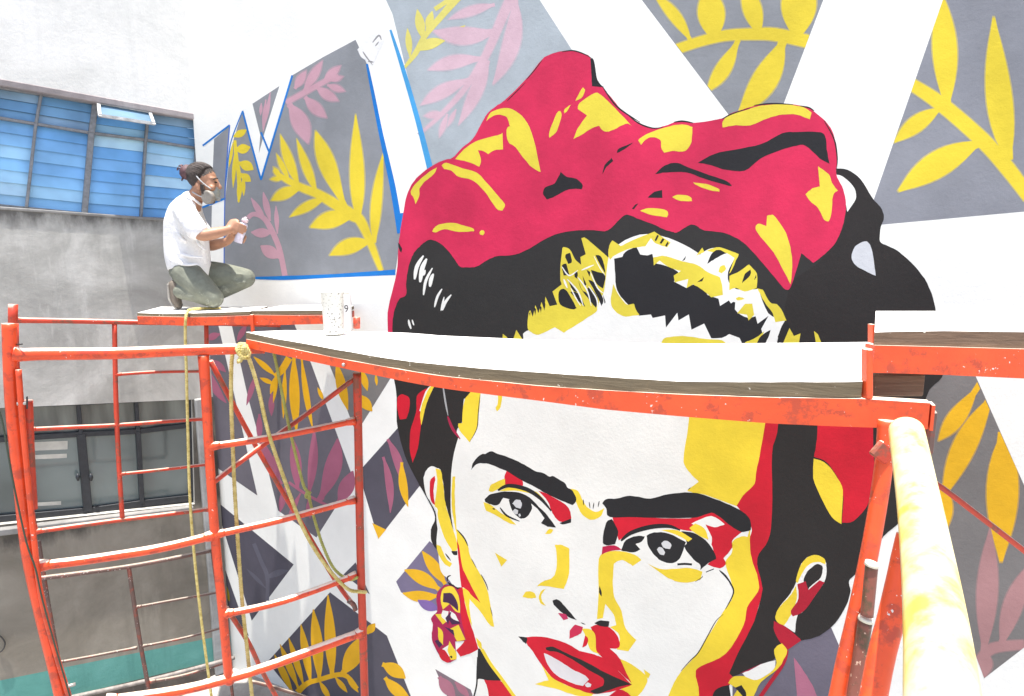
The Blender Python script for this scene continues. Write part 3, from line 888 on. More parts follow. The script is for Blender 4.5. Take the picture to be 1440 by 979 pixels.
sb(HL, 'C', '270,100 290,75 320,60 390,55 450,70 500,85 506,100 420,105 340,90 290,108')
sb(HL, 'C', '538,108 546,96 560,98 566,110 556,122 542,120'); sb(FD, 'C', '78,162 100,195 98,222 84,200', BLK)
strokes('scarf_outline', 'A', [('1000,52 1060,45 1120,62 1165,86', 7), ('800,208 850,150 890,96', 5), ('690,330 740,280 795,225', 5)], BLK, 7, scarf)
strokes('scarf_outline', 'B', [('0,155 70,212 150,241 210,235', 8), ('270,208 320,202 380,212', 9), ('540,190 600,160 700,127', 7), ('720,113 820,103 940,108', 8), ('980,116 1030,126 1060,145', 8), ('1115,200 1170,300 1188,400 1186,470', 8)], BLK, 7, scarf)
strokes('scarf_outline', 'A', [('1230,250 1310,360 1439,448', 9)], BLK, 7, scarf)

# forehead and hairline ----------------------------------
face = blob('face', '.', '736,520 736,479 738,467 760,462 800,455 845,430 852,380 862,350 900,330 940,335 980,355 1020,390 1050,440 1075,455 1098,483 1094,520 1088,600 1080,700 1060,780 1050,860 1040,900 1010,979 990,1010 700,1010 672,944 655,900 644,840 640,760 634,720 636,650 648,604 655,575 668,545 700,510', WHT, 4.5, corner=75, label='white painted face')
def fb(name, z, t_, col, layer=5.5, **k): return blob(name, z, t_, col, layer, face, **k)
HLN = 'hairline_stroke'
fb(HLN, 'C', '808,645 812,565 822,545 836,582 850,518 868,562 886,498 902,548 906,468 932,522 975,515 948,440 1000,400 990,360 1000,210 1015,190 1045,205 1075,260 1108,290 1105,245 1135,230 1110,140 1125,135 1160,160 1240,230 1262,250 1255,320 1245,430 1200,540 1170,570 1060,640 1010,672 960,640 870,682 830,670', YELUP, corner=50)
fb(HLN, 'D', '0,540 15,480 40,430 62,260 100,230 180,200 260,130 320,120 390,185 405,222 480,235 560,240 600,215 660,195 740,225 775,250 735,330 745,400 800,430 905,425 960,560 1055,605 1030,650 1000,740 0,740 -60,700 -30,620', WHT, 5.6, corner=60)
fb('hair_lock', 'D', '95,255 140,245 160,215 220,188 240,232 280,236 310,228 320,280 400,300 455,330 430,385 500,420 545,400 590,400 620,460 680,480 690,522 740,490 790,560 850,590 890,580 900,622 962,578 920,650 930,682 870,712 820,742 800,700 740,680 700,700 640,702 600,620 530,655 515,570 455,602 450,560 385,642 380,575 312,588 300,570 235,575 200,540 160,500 110,430 100,340', BLK, 5.7, corner=40)
fb(HLN, 'D', '90,398 110,440 160,510 205,508 218,545 238,572 190,578 150,580 100,550 75,500', YELUP, 5.8)
fb(HLN, 'D', '62,232 68,180 85,152 132,185 200,150 320,103 412,165 392,192 330,170 300,140 270,185 180,200 100,235 72,262', YELUP, 5.8, corner=45)
fb('hair_lock', 'D', ['322,152 336,122 346,126 330,158', '350,168 366,140 378,146 360,172', '380,184 394,160 402,168 390,188'], BLK, 5.95, n=1)
fb(HLN, 'D', '315,248 360,240 400,245 480,270 560,290 620,330 690,360 700,400 705,460 640,472 590,430 540,400 500,422 510,370 435,388 430,350 470,325 400,302 350,265 318,294', YELUP, 5.85, corner=45)
fb(HLN, 'D', '556,238 590,193 602,218'  , YELUP, 5.85, n=1)
fb(HLN, 'D', '612,212 660,194 700,195 795,230 760,310 742,340 770,250 720,222 650,218', YELUP, 5.85, corner=45)
fb('hair_lock', 'D', ['618,285 640,230 680,205 728,225 690,240 640,270', '475,270 500,238 492,262', '560,388 600,358 590,382'], BLK, 5.95)
fb(HLN, 'D', '742,352 800,325 852,288 896,340 896,420 830,440 780,420 742,432', YELUP, 5.85, corner=45)
fb(HLN, 'D', '680,330 690,300 715,290 722,315 700,338', YELUP, 5.85)
fb('hair_lock', 'D', ['813,392 830,340 862,316 858,350', '880,378 892,345 894,360'], BLK, 5.95)
fb(HLN, 'D', '898,422 930,430 970,500 1020,520 1062,602 1000,612 985,560 940,500', YELUP, 5.85, corner=45)
fb(HLN, 'D', '786,562 830,510 870,508 882,572 850,602 840,570', YELUP, 5.85, corner=45)
fb(HLN, 'D', '778,478 800,470 830,482 790,490', YELUP, 5.85)
fb(HLN, 'D', '1036,750 1080,645 1105,690 1142,675 1130,750', YELUP, 5.85, n=1)
fb('hair_lock', 'D', ['1008,738 1030,650 1072,618 1075,650 1040,712', '888,745 920,690 974,656 960,700 930,745', '740,520 760,500 775,500 772,545'], BLK, 5.95)
fb(HLN, 'D', '828,745 830,725 890,700 940,662 900,745', YELUP, 5.85, corner=45)
fb(HLN, 'D', '355,750 365,715 390,698 480,690 600,705 700,715 735,750', YELUP, 5.85)
fb(HLN, 'D', '1218,662 1240,680 1268,750 1232,750', YELUP, 5.85, n=1)
fb(HLN, 'C', ['665,720 668,678 690,695 705,720', '722,720 744,656 785,720'], YELUP, 5.85, n=1)
fb('hair_lock', 'C', ['1018,238 1045,222 1057,272 1035,284', '1000,294 1025,282 1042,347 1010,350', '983,442 1020,428 1060,490 1082,532 1060,540 990,512', '1033,368 1055,400 1092,442 1060,432', '1045,442 1090,450 1132,528 1090,492',
   '1088,368 1112,430 1142,452 1192,522 1158,490 1110,430', '1116,350 1138,400 1128,415', '1143,418 1170,430 1202,480 1192,532 1158,490', '1148,373 1180,390 1232,480 1222,522 1200,470', '1163,318 1200,330 1245,350 1230,422 1190,390',
   '1188,233 1225,250 1246,342 1215,292', '1073,328 1090,335 1085,367 1070,355', '1138,318 1160,330 1155,357', '816,560 824,556 820,580', '840,520 855,540 850,575', '870,508 886,530 882,560', '893,480 908,510 904,535', '1228,450 1246,500 1240,508'], BLK, 5.95, corner=80)
strokes(HLN, 'C', [('1030,370 1090,440 1120,520', 9), ('1090,360 1140,430 1165,520', 8), ('1150,410 1195,480 1200,540', 8), ('1160,330 1200,420 1235,450', 7), ('1050,420 1075,470 1105,520', 7), ('1180,240 1210,300 1243,350', 5), ('1110,320 1180,290', 9), ('1000,300 1040,350 1090,320', 8), ('1010,370 1030,420', 12)], WHT, 6.05, face)

# left side of the face -----------------------------------
fb('temple_highlight', 'E', '490,80 542,92 535,180 522,290 482,368 425,300 416,262 440,260 450,140', YEL)
fb('temple_highlight', 'E', '640,100 665,110 655,170 635,195 627,175 640,150', YEL)
strokes('face_line', 'E', [('540,100 530,200 522,290 482,365', 5)], BLK, 5.6, face)
fb('face_shadow', 'G', '408,40 440,80 470,130 490,210 540,290 580,380 602,490 620,592 590,575 540,500 490,445 450,370 430,280 412,120', YEL)
fb('cheek_shadow', 'G', '408,95 425,150 440,250 480,340 542,455 500,420 450,370 435,362 422,250', RED, 5.7)
strokes('face_line', 'G', [('412,45 450,90 472,135', 8), ('490,205 520,260', 4), ('545,295 572,345 586,385', 6), ('598,480 610,530', 4)], BLK, 5.8, face)
fb('face_shadow', 'E', '385,560 400,560 398,680 402,760 410,880 398,840 382,740 380,640', YEL)
# left brow and eye
brow = blob('eyebrow', 'E', '490,522 505,475 545,437 572,432 600,418 640,432 720,460 790,495 850,530 892,540 930,560 950,558 990,580 1020,600 1030,622 1060,640 1082,690 1060,722 1020,705 960,680 900,650 850,620 770,580 690,530 650,515 590,490 530,487 505,505', BLK, 5.9, corner=70)
eye = blob('eye', 'E', '600,700 680,645 760,650 860,730 965,848 900,830 820,800 760,812 690,780 640,730', WHT, 5.55)
def eb(name, z, t_, col, layer=5.75, par=None, **k): return blob(name, z, t_, col, layer, par or eye, **k)
eb('lid_shadow', 'E', '690,525 775,578 777,622 680,612 678,560', RED); eb('lid_shadow', 'E', '868,640 920,660 1010,710 1045,750 1052,797 1010,817 970,800 940,750 920,700', RED)
eb('lid_shadow', 'E', '986,822 1052,796 1052,820 1010,830', BLK, 5.8)
eb('lid_highlight', 'E', '588,642 605,605 680,572 682,608 640,630 610,647', YEL); eb('lid_highlight', 'E', '645,642 740,613 860,650 925,725 860,672 760,642', YEL)
strokes('eyelid', 'E', [('640,638 700,612 800,632 880,684 940,754', 24)], BLK, 5.85, eye)
eb('eyelash', 'E', '566,690 600,660 680,645 760,650 820,680 870,730 920,780 967,847 920,842 883,822 902,795 860,740 800,700 720,690 670,680 640,720 600,717 573,705', BLK, 5.9)
eb('iris', 'E', '700,690 760,684 820,690 832,740 805,785 780,797 760,792 722,755', BLK, 5.95)
eb('eye_glint', 'E', ['722,712 740,692 765,692 776,715 768,740 745,735', '722,755 735,742 754,750 752,772 735,770', '754,772 765,768 770,782 760,788'], rgb(235, 235, 235, K), 6.1)
strokes('eyelid', 'E', [('652,735 690,780 762,812', 11), ('610,740 625,745', 8)], BLK, 5.9, eye)
eb('lid_highlight', 'E', '558,705 600,720 650,760 700,790 742,832 690,817 620,772 575,752', YEL)
eb('lid_highlight', 'E', '905,882 930,855 952,860 935,882', YEL)
fb('nose_bridge', 'E', '1045,630 1090,640 1115,690 1140,730 1190,760 1238,738 1220,780 1170,805 1120,780 1090,730 1070,680', YEL)
strokes('face_line', 'E', [('1120,690 1122,722', 6), ('1153,703 1158,738', 6), ('1180,708 1175,742', 6), ('1210,698 1203,732', 6)], BLK, 5.7, face)
# right brow and eye
blob('eyebrow', 'F', '108,430 130,408 190,404 250,390 310,395 380,405 480,380 600,370 680,385 800,430 900,480 940,530 942,582 890,592 830,560 770,510 720,485 640,510 500,515 300,510 150,507 130,460', BLK, 6.2, corner=70)
eye2 = blob('eye', 'F', '180,670 300,600 440,575 560,590 660,690 640,800 560,790 430,770 320,730 220,710', WHT, 5.55)
def e2(name, z, t_, col, layer=5.75, **k): return blob(name, z, t_, col, layer, eye2, **k)
e2('lid_shadow', 'F', '163,505 300,510 600,515 725,480 895,590 840,640 838,680 790,740 806,770 770,797 698,775 740,740 720,660 650,600 560,580 440,560 300,580 200,640 180,560', RED)
e2('lid_highlight', 'F', '608,545 720,503 797,550 740,565 688,550 722,620 722,662 690,620 650,570', WHT, 5.85)
e2('lid_highlight', 'F', '598,570 630,543 680,570 705,632 670,622 620,592', YEL, 5.88)
e2('eye_corner', 'F', '110,640 130,540 163,520 197,590 180,660 130,667', BLK, 5.95)
e2('lid_shadow', 'F', '103,722 110,675 175,668 217,692 150,700', rgb(215, 30, 80, K), 5.85)
strokes('eyelid', 'F', [('213,642 270,597 380,564 480,560 545,582', 26)], BLK, 5.95, eye2)
e2('lid_highlight', 'F', '436,580 530,583 612,630 590,647 540,615', YEL, 6.0)
e2('eyelash', 'F', '552,588 620,598 690,640 740,710 747,745 700,770 658,807 657,775 620,745 570,680 582,650', BLK, 5.95)
e2('iris', 'F', '357,612 400,595 480,600 577,650 545,740 500,767 440,755 390,710 363,660', BLK, 5.95)
e2('eye_glint', 'F', ['440,655 455,643 478,645 496,665 490,688 465,685 448,675', '415,690 425,678 445,682 460,705 455,722 432,718'], rgb(235, 235, 235, K), 6.1)
e2('eyelash', 'F', '213,697 240,640 300,615 347,618 330,645 295,660 322,690 280,707', BLK, 5.95)
strokes('eyelid', 'F', [('530,775 570,772 612,775', 12), ('690,818 735,800', 5)], BLK, 5.95, eye2, taper=False)
fb('cheek_highlight', 'F', '363,770 430,800 500,800 600,795 672,815 660,862 560,878 480,852 420,812', YEL)
strokes('face_line', 'F', [('768,810 800,840 832,884', 11), ('630,872 665,850 672,838', 4)], BLK, 5.7, face)
# nose
nose = blob('nose', 'H', '88,210 135,172 200,163 290,185 327,215 280,247 220,215 172,235 168,330 175,420 215,500 240,600 300,665 255,727 190,717 205,640 150,590 187,580 170,520 125,460 110,540 78,547 86,400', YEL, 5.6, label='yellow painted side of the nose')
blob('nose_shadow', 'H', '92,358 105,395 103,420 90,395', BLK, 5.8, nose)
blob('nostril', 'H', '62,570 100,554 147,560 142,590 100,587', BLK, 6.3, nose)
blob('nostril', 'G', '948,440 980,438 1020,478 1084,552 1040,537 990,502 955,467', BLK, 5.8, nose)
blob('nose_shadow', 'G', '978,513 1020,518 1037,545 1010,552', rgb(225, 60, 110, K), 5.8, nose)
blob('nose_highlight', 'G', '960,130 1000,130 1042,150 1040,290 1010,377 900,360 858,362 890,337 950,310 970,250 968,170', YEL, 5.8, nose)
blob('nose_highlight', 'G', '778,422 800,392 840,395 857,425 820,430', YEL, 5.8, nose)
blob('nose_highlight', 'G', '908,378 885,410 890,445 910,472 880,457 870,420 885,388', YEL, 5.8, nose)
blob('nose_highlight', 'G', '623,173 692,215 660,252', YEL, 5.8, nose)
strokes('nose_shadow', 'G', [('1106,566 1132,577', 5)], BLK, 5.8, nose)
# mouth
lips = blob('lips', 'G', '795,648 880,645 960,660 1040,690 1100,725 1180,745 1240,770 1300,820 1392,917 1300,950 1180,967 1100,945 1020,915 940,870 870,780 830,720 805,690', RED, 5.9, label='red painted lips')
blob('mouth_corner', 'G', '755,643 795,648 805,657 800,688 780,670', BLK, 6.0, lips)
blob('mouth_line', 'G', '908,707 950,702 1030,740 1140,790 1250,850 1395,914 1310,930 1200,967 1158,950 1232,920 1232,880 1150,832 1080,787 990,737 920,724', BLK2, 6.1, lips)
blob('lip_highlight', 'G', '898,738 940,755 1000,790 1060,830 1120,858 1152,885 1120,922 1060,907 970,862 920,800', rgb(240, 235, 234, KL), 6.1, lips)
blob('lip_highlight', 'G', '1130,915 1145,902 1165,912 1160,928 1138,928', rgb(240, 235, 234, KL), 6.2, lips)
blob('philtrum', 'H', '43,590 85,578 150,595 192,640 207,690 190,712 150,712 200,760 235,830 272,907 200,840 100,755 70,720 65,650', RED, 6.0, lips)
blob('philtrum', 'G', '1113,600 1162,605 1187,640 1192,720 1217,747 1160,720 1140,660', YEL, 6.0, lips)
blob('philtrum', 'G', '1043,657 1045,610 1075,578 1117,590 1110,622 1080,642', rgb(230, 50, 90, K), 6.1, lips)
blob('philtrum', 'G', '1113,707 1130,638 1147,655 1140,692', RED, 6.1, lips)
fb('chin_highlight', 'G', '848,912 900,895 925,890 885,800 940,870 1020,915 1100,945 1180,965 1145,985 1050,967 960,937', YEL, 5.7)
fb('chin_highlight', 'H', '203,768 270,800 340,850 362,890 340,940 290,990 220,990 215,935 270,915 240,860', YEL, 5.7)
fb('chin_highlight', 'H', '340,828 378,855 365,882 350,860', YEL, 5.75)
blob('lower_lip', 'H', '120,1000 150,975 200,943 250,960 285,1000', RED, 6.0, lips)
# right side of the face ----------------------------------
fb('forehead_shadow', 'F', '600,-140 1052,-140 1030,0 1000,130 975,250 965,320 900,390 865,447 800,425 690,385 600,367 586,357 650,310 600,260 565,200 575,100 590,0', YEL, 5.6)
fb('temple_shadow', 'F', '1045,-140 1105,-140 1092,30 1062,150 1062,480 1040,640 978,740 1003,880 @H 1005,400 960,560 870,740 820,850 850,880 810,940 790,1000 650,1000 645,930 628,850 660,808 800,738 900,580 920,480 980,390 @F 983,880 975,830 938,740 933,640 945,562 863,445 900,388 963,320 973,250 998,130', RED, 5.7)
fb('jaw_shadow', 'F', '942,558 937,640 947,740 977,830 987,885 @H 982,392 922,480 902,580 802,740 662,812 632,850 648,930 652,1000 470,1000 530,870 640,740 740,580 790,500 842,420 830,330 800,230 837,170 840,110 890,82 925,85 942,20', YEL, 5.75)
strokes('face_line', 'H', [('550,838 600,782 645,738 690,660 745,560 788,520', 6), ('800,492 845,400 828,345 800,305 765,272', 9)], BLK, 5.9, face)
strokes('face_line', 'F', [('590,355 605,342', 4)], BLK, 5.9, face)
# ears, collar, earring -----------------------------------
ear = blob('ear', 'E', '225,600 233,535 265,503 300,513 320,530 335,620 345,710 380,830 410,932 @G 410,160 415,180 432,300 436,362 400,372 360,320 320,280 305,180 295,105 303,20 290,-60 @E 285,740 262,700 240,670', WHT, 5.6, label='left painted ear')
blob('ear_shadow', 'E', '290,515 320,530 335,620 345,710 380,830 410,930 @G 410,160 385,165 340,90 305,-20 @E 300,740 285,720 300,600', YEL, 5.7, ear)
blob('ear_shadow', 'E', '262,692 258,590 285,558 288,580 278,640 287,722', RED, 5.8, ear)
blob('ear_shadow', 'G', '295,128 320,140 345,200 382,235 370,254 340,235 305,182', YEL, 5.8, ear)
blob('ear_line', 'G', ['378,163 412,163 412,187 390,185', '358,338 385,350 405,365 432,370 400,387 370,362'], BLK, 5.9, ear)
strokes('ear_line', 'G', [('345,178 375,218', 8), ('356,332 358,310 376,300', 9)], BLK, 5.9, ear)
neck = blob('neck', 'G', '398,368 442,368 462,490 502,620 532,716 480,742 430,757 405,722 455,660 430,560 425,480', RED, 5.65, label='red painted neck edge')
blob('neck_highlight', 'G', '440,370 482,400 480,470 495,592 470,520 455,450', YEL, 5.75, neck)
blob('neck_highlight', 'G', '518,650 545,680 552,717 530,702', YEL, 5.75, neck)
blob('neck_shadow', 'G', '528,712 547,720 580,780 640,860 662,892 600,892 540,882 523,870', BLK, 5.9, neck)
strokes('neck_line', 'G', [('527,760 523,850 520,920 500,1000', 8)], BLK, 5.9, neck, taper=False)
blob('neck_shadow', 'G', '562,885 600,888 650,890 700,940 735,1000 592,1000 580,930', RED, 5.85, neck)
strokes('neck_highlight', 'G', [('550,715 600,800 660,880 745,1000', 18)], YEL, 5.95, neck, taper=False)
ering = blob('earring', 'G', '300,400 340,352 400,368 427,420 432,520 442,580 462,667 400,672 407,772 360,792 320,762 280,692 268,640 275,580 265,540 300,500 295,440', rgb(196, 36, 92, K), 5.95, label='beaded painted earring')
def gb(t_, col, layer=6.1): return blob('earring_bead', 'G', t_, col, layer, ering)
DPU = rgb(78, 42, 84, K)
gb('330,380 360,362 395,372 422,430 427,512 400,500 370,460 330,492 318,430', YEL); gb('335,400 380,403 412,450 417,502 370,462 332,450', DPU, 6.2)
gb('288,520 330,518 352,560 330,577', YEL); gb('330,498 362,503 352,562 323,530', WHT); gb('372,600 420,578 457,662 410,672 388,630', YEL); gb('303,590 330,620 332,692 308,660', YEL)
gb('338,588 390,608 397,642', DPU); gb('328,715 370,688 402,720 380,762 338,742', WHT); gb('368,668 407,740 405,772 375,777 358,720', YEL, 6.2); gb('358,538 400,540 432,572 380,577', DPU); gb('303,720 340,720 377,777 355,792 318,767', RED, 6.15)
gb('370,756 380,752 386,762 378,768', BLK, 6.3); gb('370,500 400,520 420,560 380,540', WHT, 6.2); gb('345,540 380,500 360,580', DPU, 6.25); gb('285,670 300,660 330,690 310,710', DPU, 6.2)
ear2 = blob('ear', 'H', '1165,402 1200,330 1220,250 1260,200 1310,186 1355,210 1368,262 1357,335 1300,422 1240,502 1205,527 1190,622 1130,585 1085,550 1085,520 1110,470', WHT, 5.6, label='right painted ear')
blob('ear_shadow', 'H', '1197,330 1220,250 1260,200 1310,185 1355,208 1364,240 1320,225 1270,240 1230,290 1208,342', YEL, 5.7, ear2)
blob('ear_shadow', 'H', '1240,332 1260,280 1310,238 1343,245 1347,262 1335,312 1280,360 1265,382', BLK2, 5.7, ear2)
blob('ear_shadow', 'H', '1083,520 1110,470 1160,420 1197,358 1202,430 1170,520 1130,582 1088,560', YEL, 5.7, ear2)
blob('ear_shadow', 'H', '1203,350 1250,333 1265,382 1330,328 1357,340 1300,422 1240,502 1180,532 1168,500 1210,430', rgb(205, 32, 58, K), 5.8, ear2)
collar = blob('collar', 'H', '1073,558 1140,590 1200,640 1227,665 1150,720 1110,680 1073,610', rgb(205, 32, 58, K), 5.65, label='right painted collar')
blob('collar_highlight', 'H', '1088,700 1117,683 1147,720 1130,770 1090,830 1000,900 940,1000 830,1000 870,940 815,905 850,868 920,870 980,887 1060,840 1087,790 1073,730', YEL, 5.75, collar)
blob('collar_highlight', 'H', '895,852 1000,800 1082,778 1070,832 980,887 918,872', WHT, 5.85, collar)
blob('collar_shadow', 'H', '878,852 1012,793 930,838', rgb(190, 30, 80, K), 5.95, collar)
strokes('collar_shadow', 'H', [('1145,722 1122,800 1040,920 985,1000', 22)], rgb(205, 32, 58, K), 5.7, collar, taper=False)
blob('collar_shadow', 'H', ['720,1000 740,950 775,928 820,915 832,1000', '855,932 890,918 917,960 912,1000'], BLK, 5.9, collar)
# ---------------------------------------------------------------- scaffold paints and woods
ORANGE = (0.76, 0.072, 0.016, 1)
M_OR = metal_paint('orange_scaffold_paint', ORANGE, chips=0.77, sun_top=0.85, rough=0.33, rust=(0.46, 0.05, 0.02, 1))
M_OR2 = metal_paint('worn_orange_paint', (0.56, 0.05, 0.02, 1), chips=0.765, sun_top=0.55, rough=0.45, rust=(0.25, 0.07, 0.04, 1))
M_BEAM = metal_paint('orange_beam_paint', (0.80, 0.088, 0.020, 1), chips=0.745, sun_top=0.9, rough=0.45, rust=(0.50, 0.065, 0.025, 1))
M_RUST = metal_paint('rusty_brown_tube', (0.13, 0.075, 0.062, 1), chip=(0.5, 0.42, 0.4, 1), chips=0.70, sun_top=0.35, rough=0.6, rust=(0.22, 0.06, 0.04, 1))
M_PINB = metal_paint('brown_coupling_pin', (0.24, 0.075, 0.05, 1), chip=(0.55, 0.35, 0.25, 1), chips=0.72, sun_top=0.9, rough=0.45, rust=(0.10, 0.06, 0.03, 1))
M_STEEL = simple('bare_steel', (0.45, 0.43, 0.4), 0.4, 0.3, 30, metal=0.6)
M_BLACKWIRE = simple('black_wire', (0.03, 0.03, 0.03), 0.5, 0.2, 30)
def ply_mat():
    m, t, b = mat_new('overspray_white_boards')
    v = world_vec(t)
    c = ramp(t, noise(t, 3, 6, 0.7, v), [(0.3, (0.70, 0.68, 0.63, 1)), (0.6, (0.84, 0.83, 0.80, 1))])
    sc = ramp(t, noise(t, 1.0, 4, 0.7, world_vec(t, (5, 70, 5))), [(0.66, (0, 0, 0)), (0.74, (0.5, 0.5, 0.5))])
    c = mix(t, sc, c, (0.45, 0.38, 0.28, 1))
    t.links.new(c, b.inputs['Base Color'])
    b.inputs['Roughness'].default_value = 0.75
    bump(t, noise(t, 30, 6, 0.7, v), 0.4, 0.006, b)
    return m
def edge_mat(name, base, dark, light):
    m, t, b = mat_new(name)
    v = world_vec(t, (6, 6, 90))
    c = ramp(t, noise(t, 1.0, 6, 0.7, v, 0.8), [(0.3, dark), (0.5, base), (0.72, light)])
    spl = ramp(t, noise(t, 46, 3, 0.6, world_vec(t)), [(0.70, (0, 0, 0)), (0.74, (1, 1, 1))])
    c = mix(t, spl, c, (0.7, 0.66, 0.55, 1))
    t.links.new(c, b.inputs['Base Color'])
    b.inputs['Roughness'].default_value = 0.8
    bump(t, noise(t, 1.0, 6, 0.7, v, 0.8), 0.6, 0.006, b)
    return m
M_PLYTOP = ply_mat()
M_PLYEDGE = edge_mat('plywood_edge', (0.15, 0.115, 0.068, 1), (0.11, 0.083, 0.05, 1), (0.20, 0.155, 0.095, 1))
M_BLOCK = edge_mat('brown_timber', (0.17, 0.105, 0.065, 1), (0.11, 0.066, 0.042, 1), (0.24, 0.155, 0.10, 1))

# ---------------------------------------------------------------- near scaffold frame (left)
NP0 = Vector((-1.917, 2.3, 0)); NPN = Vector((0.462, -0.887, 0)).normalized()
def on_n(px, py, off=0.0): return on_plane(px, py, NP0 + NPN * off, NPN)
FP0 = Vector((-2.37, 4.6, 0)); FPN = LN
def on_f(px, py, off=0.0): return on_plane(px, py, FP0 + FPN * off, FPN)
def pl(fn, txt, off=0.0):
    return [fn(*[float(q) for q in t_.split(',')], off) for t_ in txt.split()]
def to_ground(pts):
    """let a post run on to the yard below the picture"""
    d = (pts[-1] - pts[-2]).normalized()
    e = pts[-1] + Vector((d.x * 0.3, d.y * 0.3, -0.5))
    return pts + [e, Vector((e.x + d.x * 0.3, e.y, 0.01))]
def tpart(name, pts, r, mat, root, segs=14, n=5, label=None):
    o = link(name, tube_bm(pts, r, segs, n), mat, root, label, smooth=True)
    if name in ('rung', 'bottom_rail'):                          # flattened, welded ends
        rr_ = r if not isinstance(r, (list, tuple)) else r[0]
        for a, b_ in ((pts[0], pts[1]), (pts[-1], pts[-2])):
            t_ = (b_ - a).normalized()
            bm = bmesh.new()
            add_loft(bm, [a - t_ * 0.004, a + t_ * 0.012, a + t_ * 0.03, a + t_ * 0.04], [rr_ * 1.38, rr_ * 1.30, rr_ * 1.14, rr_ * 1.0], 12)
            link('weld_end', bm, mat, o, smooth=True)
    return o
def weld(p, r, mat, root, name='weld_collar'):
    bm = bmesh.new()
    bmesh.ops.create_icosphere(bm, subdivisions=2, radius=r, matrix=Matrix.Translation(p))
    return link(name, bm, mat, root, smooth=True)
p1 = pl(on_n, '13,455 14.5,510 18,575 28,671 40,778 59,867 86,979')
fr = empty('scaffold', Vector((p1[-1].x, p1[-1].y, 0)), 'nearest orange scaffold with ladder rungs, under the left end of the long deck', 'scaffold', 'orange scaffold frames')
tpart('post', to_ground(p1), 0.0235, M_OR, fr)
p2 = pl(on_n, '286,500 290,560 295,650 303,760 312,850 322,958')
tpart('post', p2, [0.0235, 0.02, 0.02, 0.02], M_OR, fr)
p3 = pl(on_n, '502,524 503.5,590 505,680 507,780 510,880 513,979')
tpart('post', to_ground(p3), 0.0205, M_OR2, fr)
tpart('top_rail', pl(on_n, '20,498 32,499 60,498 160,497 260,493 372,490'), [0.034, 0.026, 0.025, 0.025, 0.024, 0.024], M_OR, fr)
for txt, r in (('296,628 345,621 400,612 498,592', 0.0165), ('303,752 400,730 498,703', 0.0165), ('316,864 400,845 500,809', 0.0165), ('54,796 140,785 230,770 300,753', 0.0195)):
    tpart('rung', pl(on_n, txt), r, M_OR, fr)
tpart('bottom_rail', pl(on_n, '150,986 240,973 300,960 374,938 510,889'), 0.0225, M_OR, fr)
for px, py in ((302, 753), (318, 863), (323, 957), (297, 628)):
    weld(on_n(px, py), 0.0245, M_OR, fr)
tpart('post_stub', [on_n(501.5, 462, -0.02), on_n(501.5, 446, -0.02)], 0.017, M_OR2, fr, n=1)
# leaning tie tube beside the near post with its locking pin
tpart('tie_tube', pl(on_n, '26,520 31,585 38,660 48,760 58,840 76,910 97,979', 0.03), 0.010, M_OR, fr)
tpart('socket_tube', pl(on_n, '39,563 41,620 43,665 46,716', -0.05), 0.017, M_OR2, fr)
tpart('locking_pin', [on_n(24, 568, 0.03), on_n(37, 567, 0.03)], 0.007, M_STEEL, fr, n=1)
tpart('pin_hook', pl(on_n, '38,575 38,560 37.5,558', 0.03), 0.003, M_BLACKWIRE, fr)
tpart('pin_hook', [on_n(22, 485, 0.0), on_n(31, 484, 0.03)], 0.003, M_BLACKWIRE, fr, n=1)
tpart('locking_pin', [on_n(92, 966, 0.03), on_n(106, 962, 0.03)], 0.007, M_STEEL, fr, n=1)
tpart('locking_pin', [on_n(94, 960, 0.03), on_n(97, 975, 0.03)], 0.005, M_STEEL, fr, n=1)
tpart('coupling_spigot', pl(on_n, '18,459 18.5,428', -0.25), 0.0165, M_OR2, fr, n=1)
tpart('coupling_spigot', pl(on_n, '19.5,500 19,455', -0.08), 0.0165, M_OR2, fr, n=1)
cb = link('electric_cable', tube_bm(pl(on_n, '-6,565 3,592 10,630 20,685 37,762 50,800 60,845 78,910 100,985', 0.07), 0.0032, 8), simple('green_cable', (0.035, 0.05, 0.03), 0.5), None, smooth=True)
tag(cb, 'thin dark green cable hanging along the nearest orange scaffold post', 'cable'); recenter(cb)
lc = link('wire_loop', tube_bm(pl(on_l, '-8,890 2,896 7,905 3,915 -8,921', 0.02), 0.005, 8), M_BLACKWIRE, None, smooth=True)
tag(lc, 'small loop of black wire on the grey side wall at the left edge', 'wire'); recenter(lc)

# ---------------------------------------------------------------- far frames in front of the side wall
fu = empty('scaffold', on_f(172, 735), 'thin red scaffold in front of the dark framed window, left of the far deck', 'scaffold', 'orange scaffold frames')
tpart('top_rail', pl(on_f, '21,449 32,450.5 100,451.5 193,453.5 300,455 420,458'), [0.024, 0.018, 0.018, 0.018, 0.018], M_OR2, fu)
tpart('post', pl(on_f, '161,455 163,560 167,650 172,728'), 0.0155, M_OR2, fu)
tpart('post', pl(on_f, '18,428 20,455 26,560 34,660 50,750'), 0.017, M_OR2, fu)
for txt, r in (('162,527 225,523 292,522', 0.012), ('40,604 100,601 164,598 230,593 290,589', 0.0145), ('168,667 225,661 292,653', 0.012), ('48,748 120,738 172,731 230,724 294,716', 0.0165)):
    tpart('rung', pl(on_f, txt), r, M_OR2, fu)
tpart('post', pl(on_f, '290,456 291,500 295,600 298,716', 0.02), 0.016, M_OR2, fu)
fl = empty('scaffold', on_f(214, 985), 'rusty brown lower scaffold in front of the turquoise band', 'scaffold', 'orange scaffold frames')
tpart('top_rail', pl(on_f, '58,813 100,808 180,797 240,786 299,774'), 0.0165, M_RUST, fl)
tpart('post', pl(on_f, '181,797 188,845 198,908 212,985'), 0.0145, M_RUST, fl)
